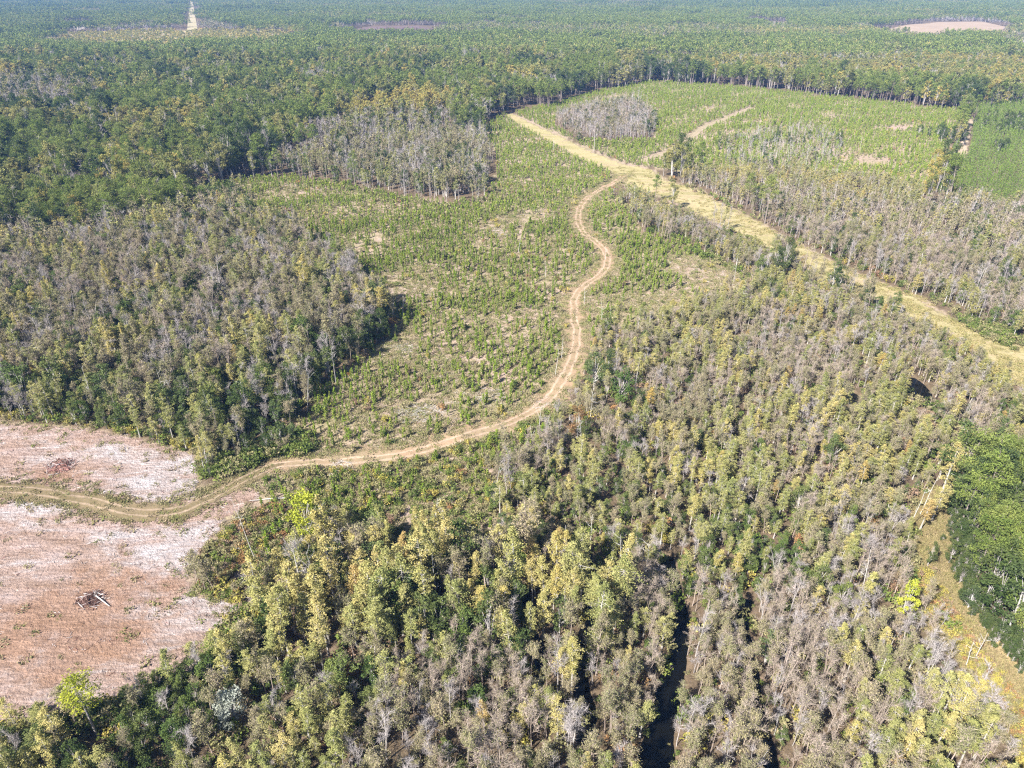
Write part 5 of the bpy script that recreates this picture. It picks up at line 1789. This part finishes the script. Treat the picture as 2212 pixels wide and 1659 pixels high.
pile('brush_pile', 130, 1008, 3.4, 3.2, 1.5, 150, ['redwood', 'char', 'redwood', 'slash'], 'heap of reddish uprooted stumps on the upper half of the clearing', 'branch', 31, .6, 2.2, None, 1.1, 'redwood')
pile('brush_pile', 196, 1296, 2.8, 2.4, 1.3, 150, ['char', 'char', 'slash', 'redwood'], 'charred black burn heap on the lower half of the clearing', 'branch', 32, .5, 2.0, None, 1.0, 'char')
pile('slash_pile', 905, 893, 6.8, 5.0, .5, 210, ['slash', 'white', 'white'], 'bleached white slash spread near the track in the cutover', 'log', 33, 1.0, 3.0, .25, .55)
pile('slash_pile', 1040, 850, 7.0, 4.5, .35, 150, ['slash', 'slash', 'white'], 'grey slash spread across the line of saplings', 'log', 34, .8, 2.4, .3, .5)
pile('slash_pile', 735, 1010, 3.2, 3.0, .9, 60, ['white', 'slash'], 'white dead branches heaped below the track bend', 'branch', 35, .8, 2.4, None, .7)
pile('slash_pile', 868, 752, 6.0, 3.0, .35, 80, ['slash', 'white'], 'thin pale slash beside the wood corner', 'log', 36, .8, 2.5, .3, .5)
pile('slash_pile', 1075, 500, 7.0, 5.0, .3, 60, ['slash'], 'grey slash on the bare patch of the middle cutover', 'log', 37, .8, 2.4, .3, .8)
pile('slash_pile', 1180, 872, 5.0, 4.0, .3, 70, ['slash', 'white'], 'scattered grey slash against the track', 'log', 38, .8, 2.2, .4, .5)

# fallen logs
FALL = [((205, 1288), (238, 1312), .13, 'white', 'white pole lying across the burn heap'), ((202, 1283), (226, 1286), .12, 'white', 'short white log lying on the burn heap'), ((550, 1282 - 100), (480, 1196), .14, 'slash', 'long grey log lying on the point of the clearing'),
        ((565, 1165), (620, 1140), .12, 'slash', 'fallen pale trunk behind the tall dead tree'), ((620, 1080), (540, 1085), .12, 'white', 'white limb lying at the head of the clearing'), ((590, 865), (560, 905), .13, 'white', 'white fallen stem at the wood corner'),
        ((1990, 1110), (2040, 1080), .10, 'slash', 'thin pole lying at the head of the lane'), ((450, 955), (400, 940), .12, 'white', 'broken white stem lying at the clearing edge')]
for a, b, rad, mt, lb in FALL:
    A, B = G(*a), G(*b)
    T = MB()
    c = (A + B) / 2
    pts = [np.array([*(A + (B - A) * t - c), .35 + .1 * math.sin(t * 5)]) for t in np.linspace(0, 1, 5)]
    tube(T, pts, [rad, rad * .9, rad * .8, rad * .65, rad * .4], 6)
    o = bpy.data.objects.new('fallen_log', T.mesh('fallen_log', [BARK[mt]]))
    o.location = (c[0], c[1], zf(c[0], c[1])[0] + .05)
    C.objects.link(o)
    tag(o, lb, 'log', 'fallen logs')

# ------------------------------------------------------------------ air
hz = bpy.data.meshes.new('haze')
hx, h0, h1 = 9600, -4, 106
hz.from_pydata([(sx * hx, sy * hx, z) for z in (h0, h1) for sx, sy in ((-1, -1), (1, -1), (1, 1), (-1, 1))], [], [(3, 2, 1, 0), (4, 5, 6, 7), (0, 1, 5, 4), (1, 2, 6, 5), (2, 3, 7, 6), (3, 0, 4, 7)])
ho = bpy.data.objects.new('haze', hz)
C.objects.link(ho)
ho['kind'] = 'stuff'
ho['label'] = 'thin blue haze over the far woods'
m, N, L = new_mat('air')
v = N.new('ShaderNodeVolumePrincipled')
v.inputs['Color'].default_value = (.21, .44, 1.0, 1)
v.inputs['Density'].default_value = .000105
v.inputs['Anisotropy'].default_value = 0.0
v.inputs['Density Attribute'].default_value = ''
o = N.new('ShaderNodeOutputMaterial')
L.new(v.outputs[0], o.inputs['Volume'])
hz.materials.append(m)
print('faces', sum(len(me.polygons) for me in bpy.data.meshes))
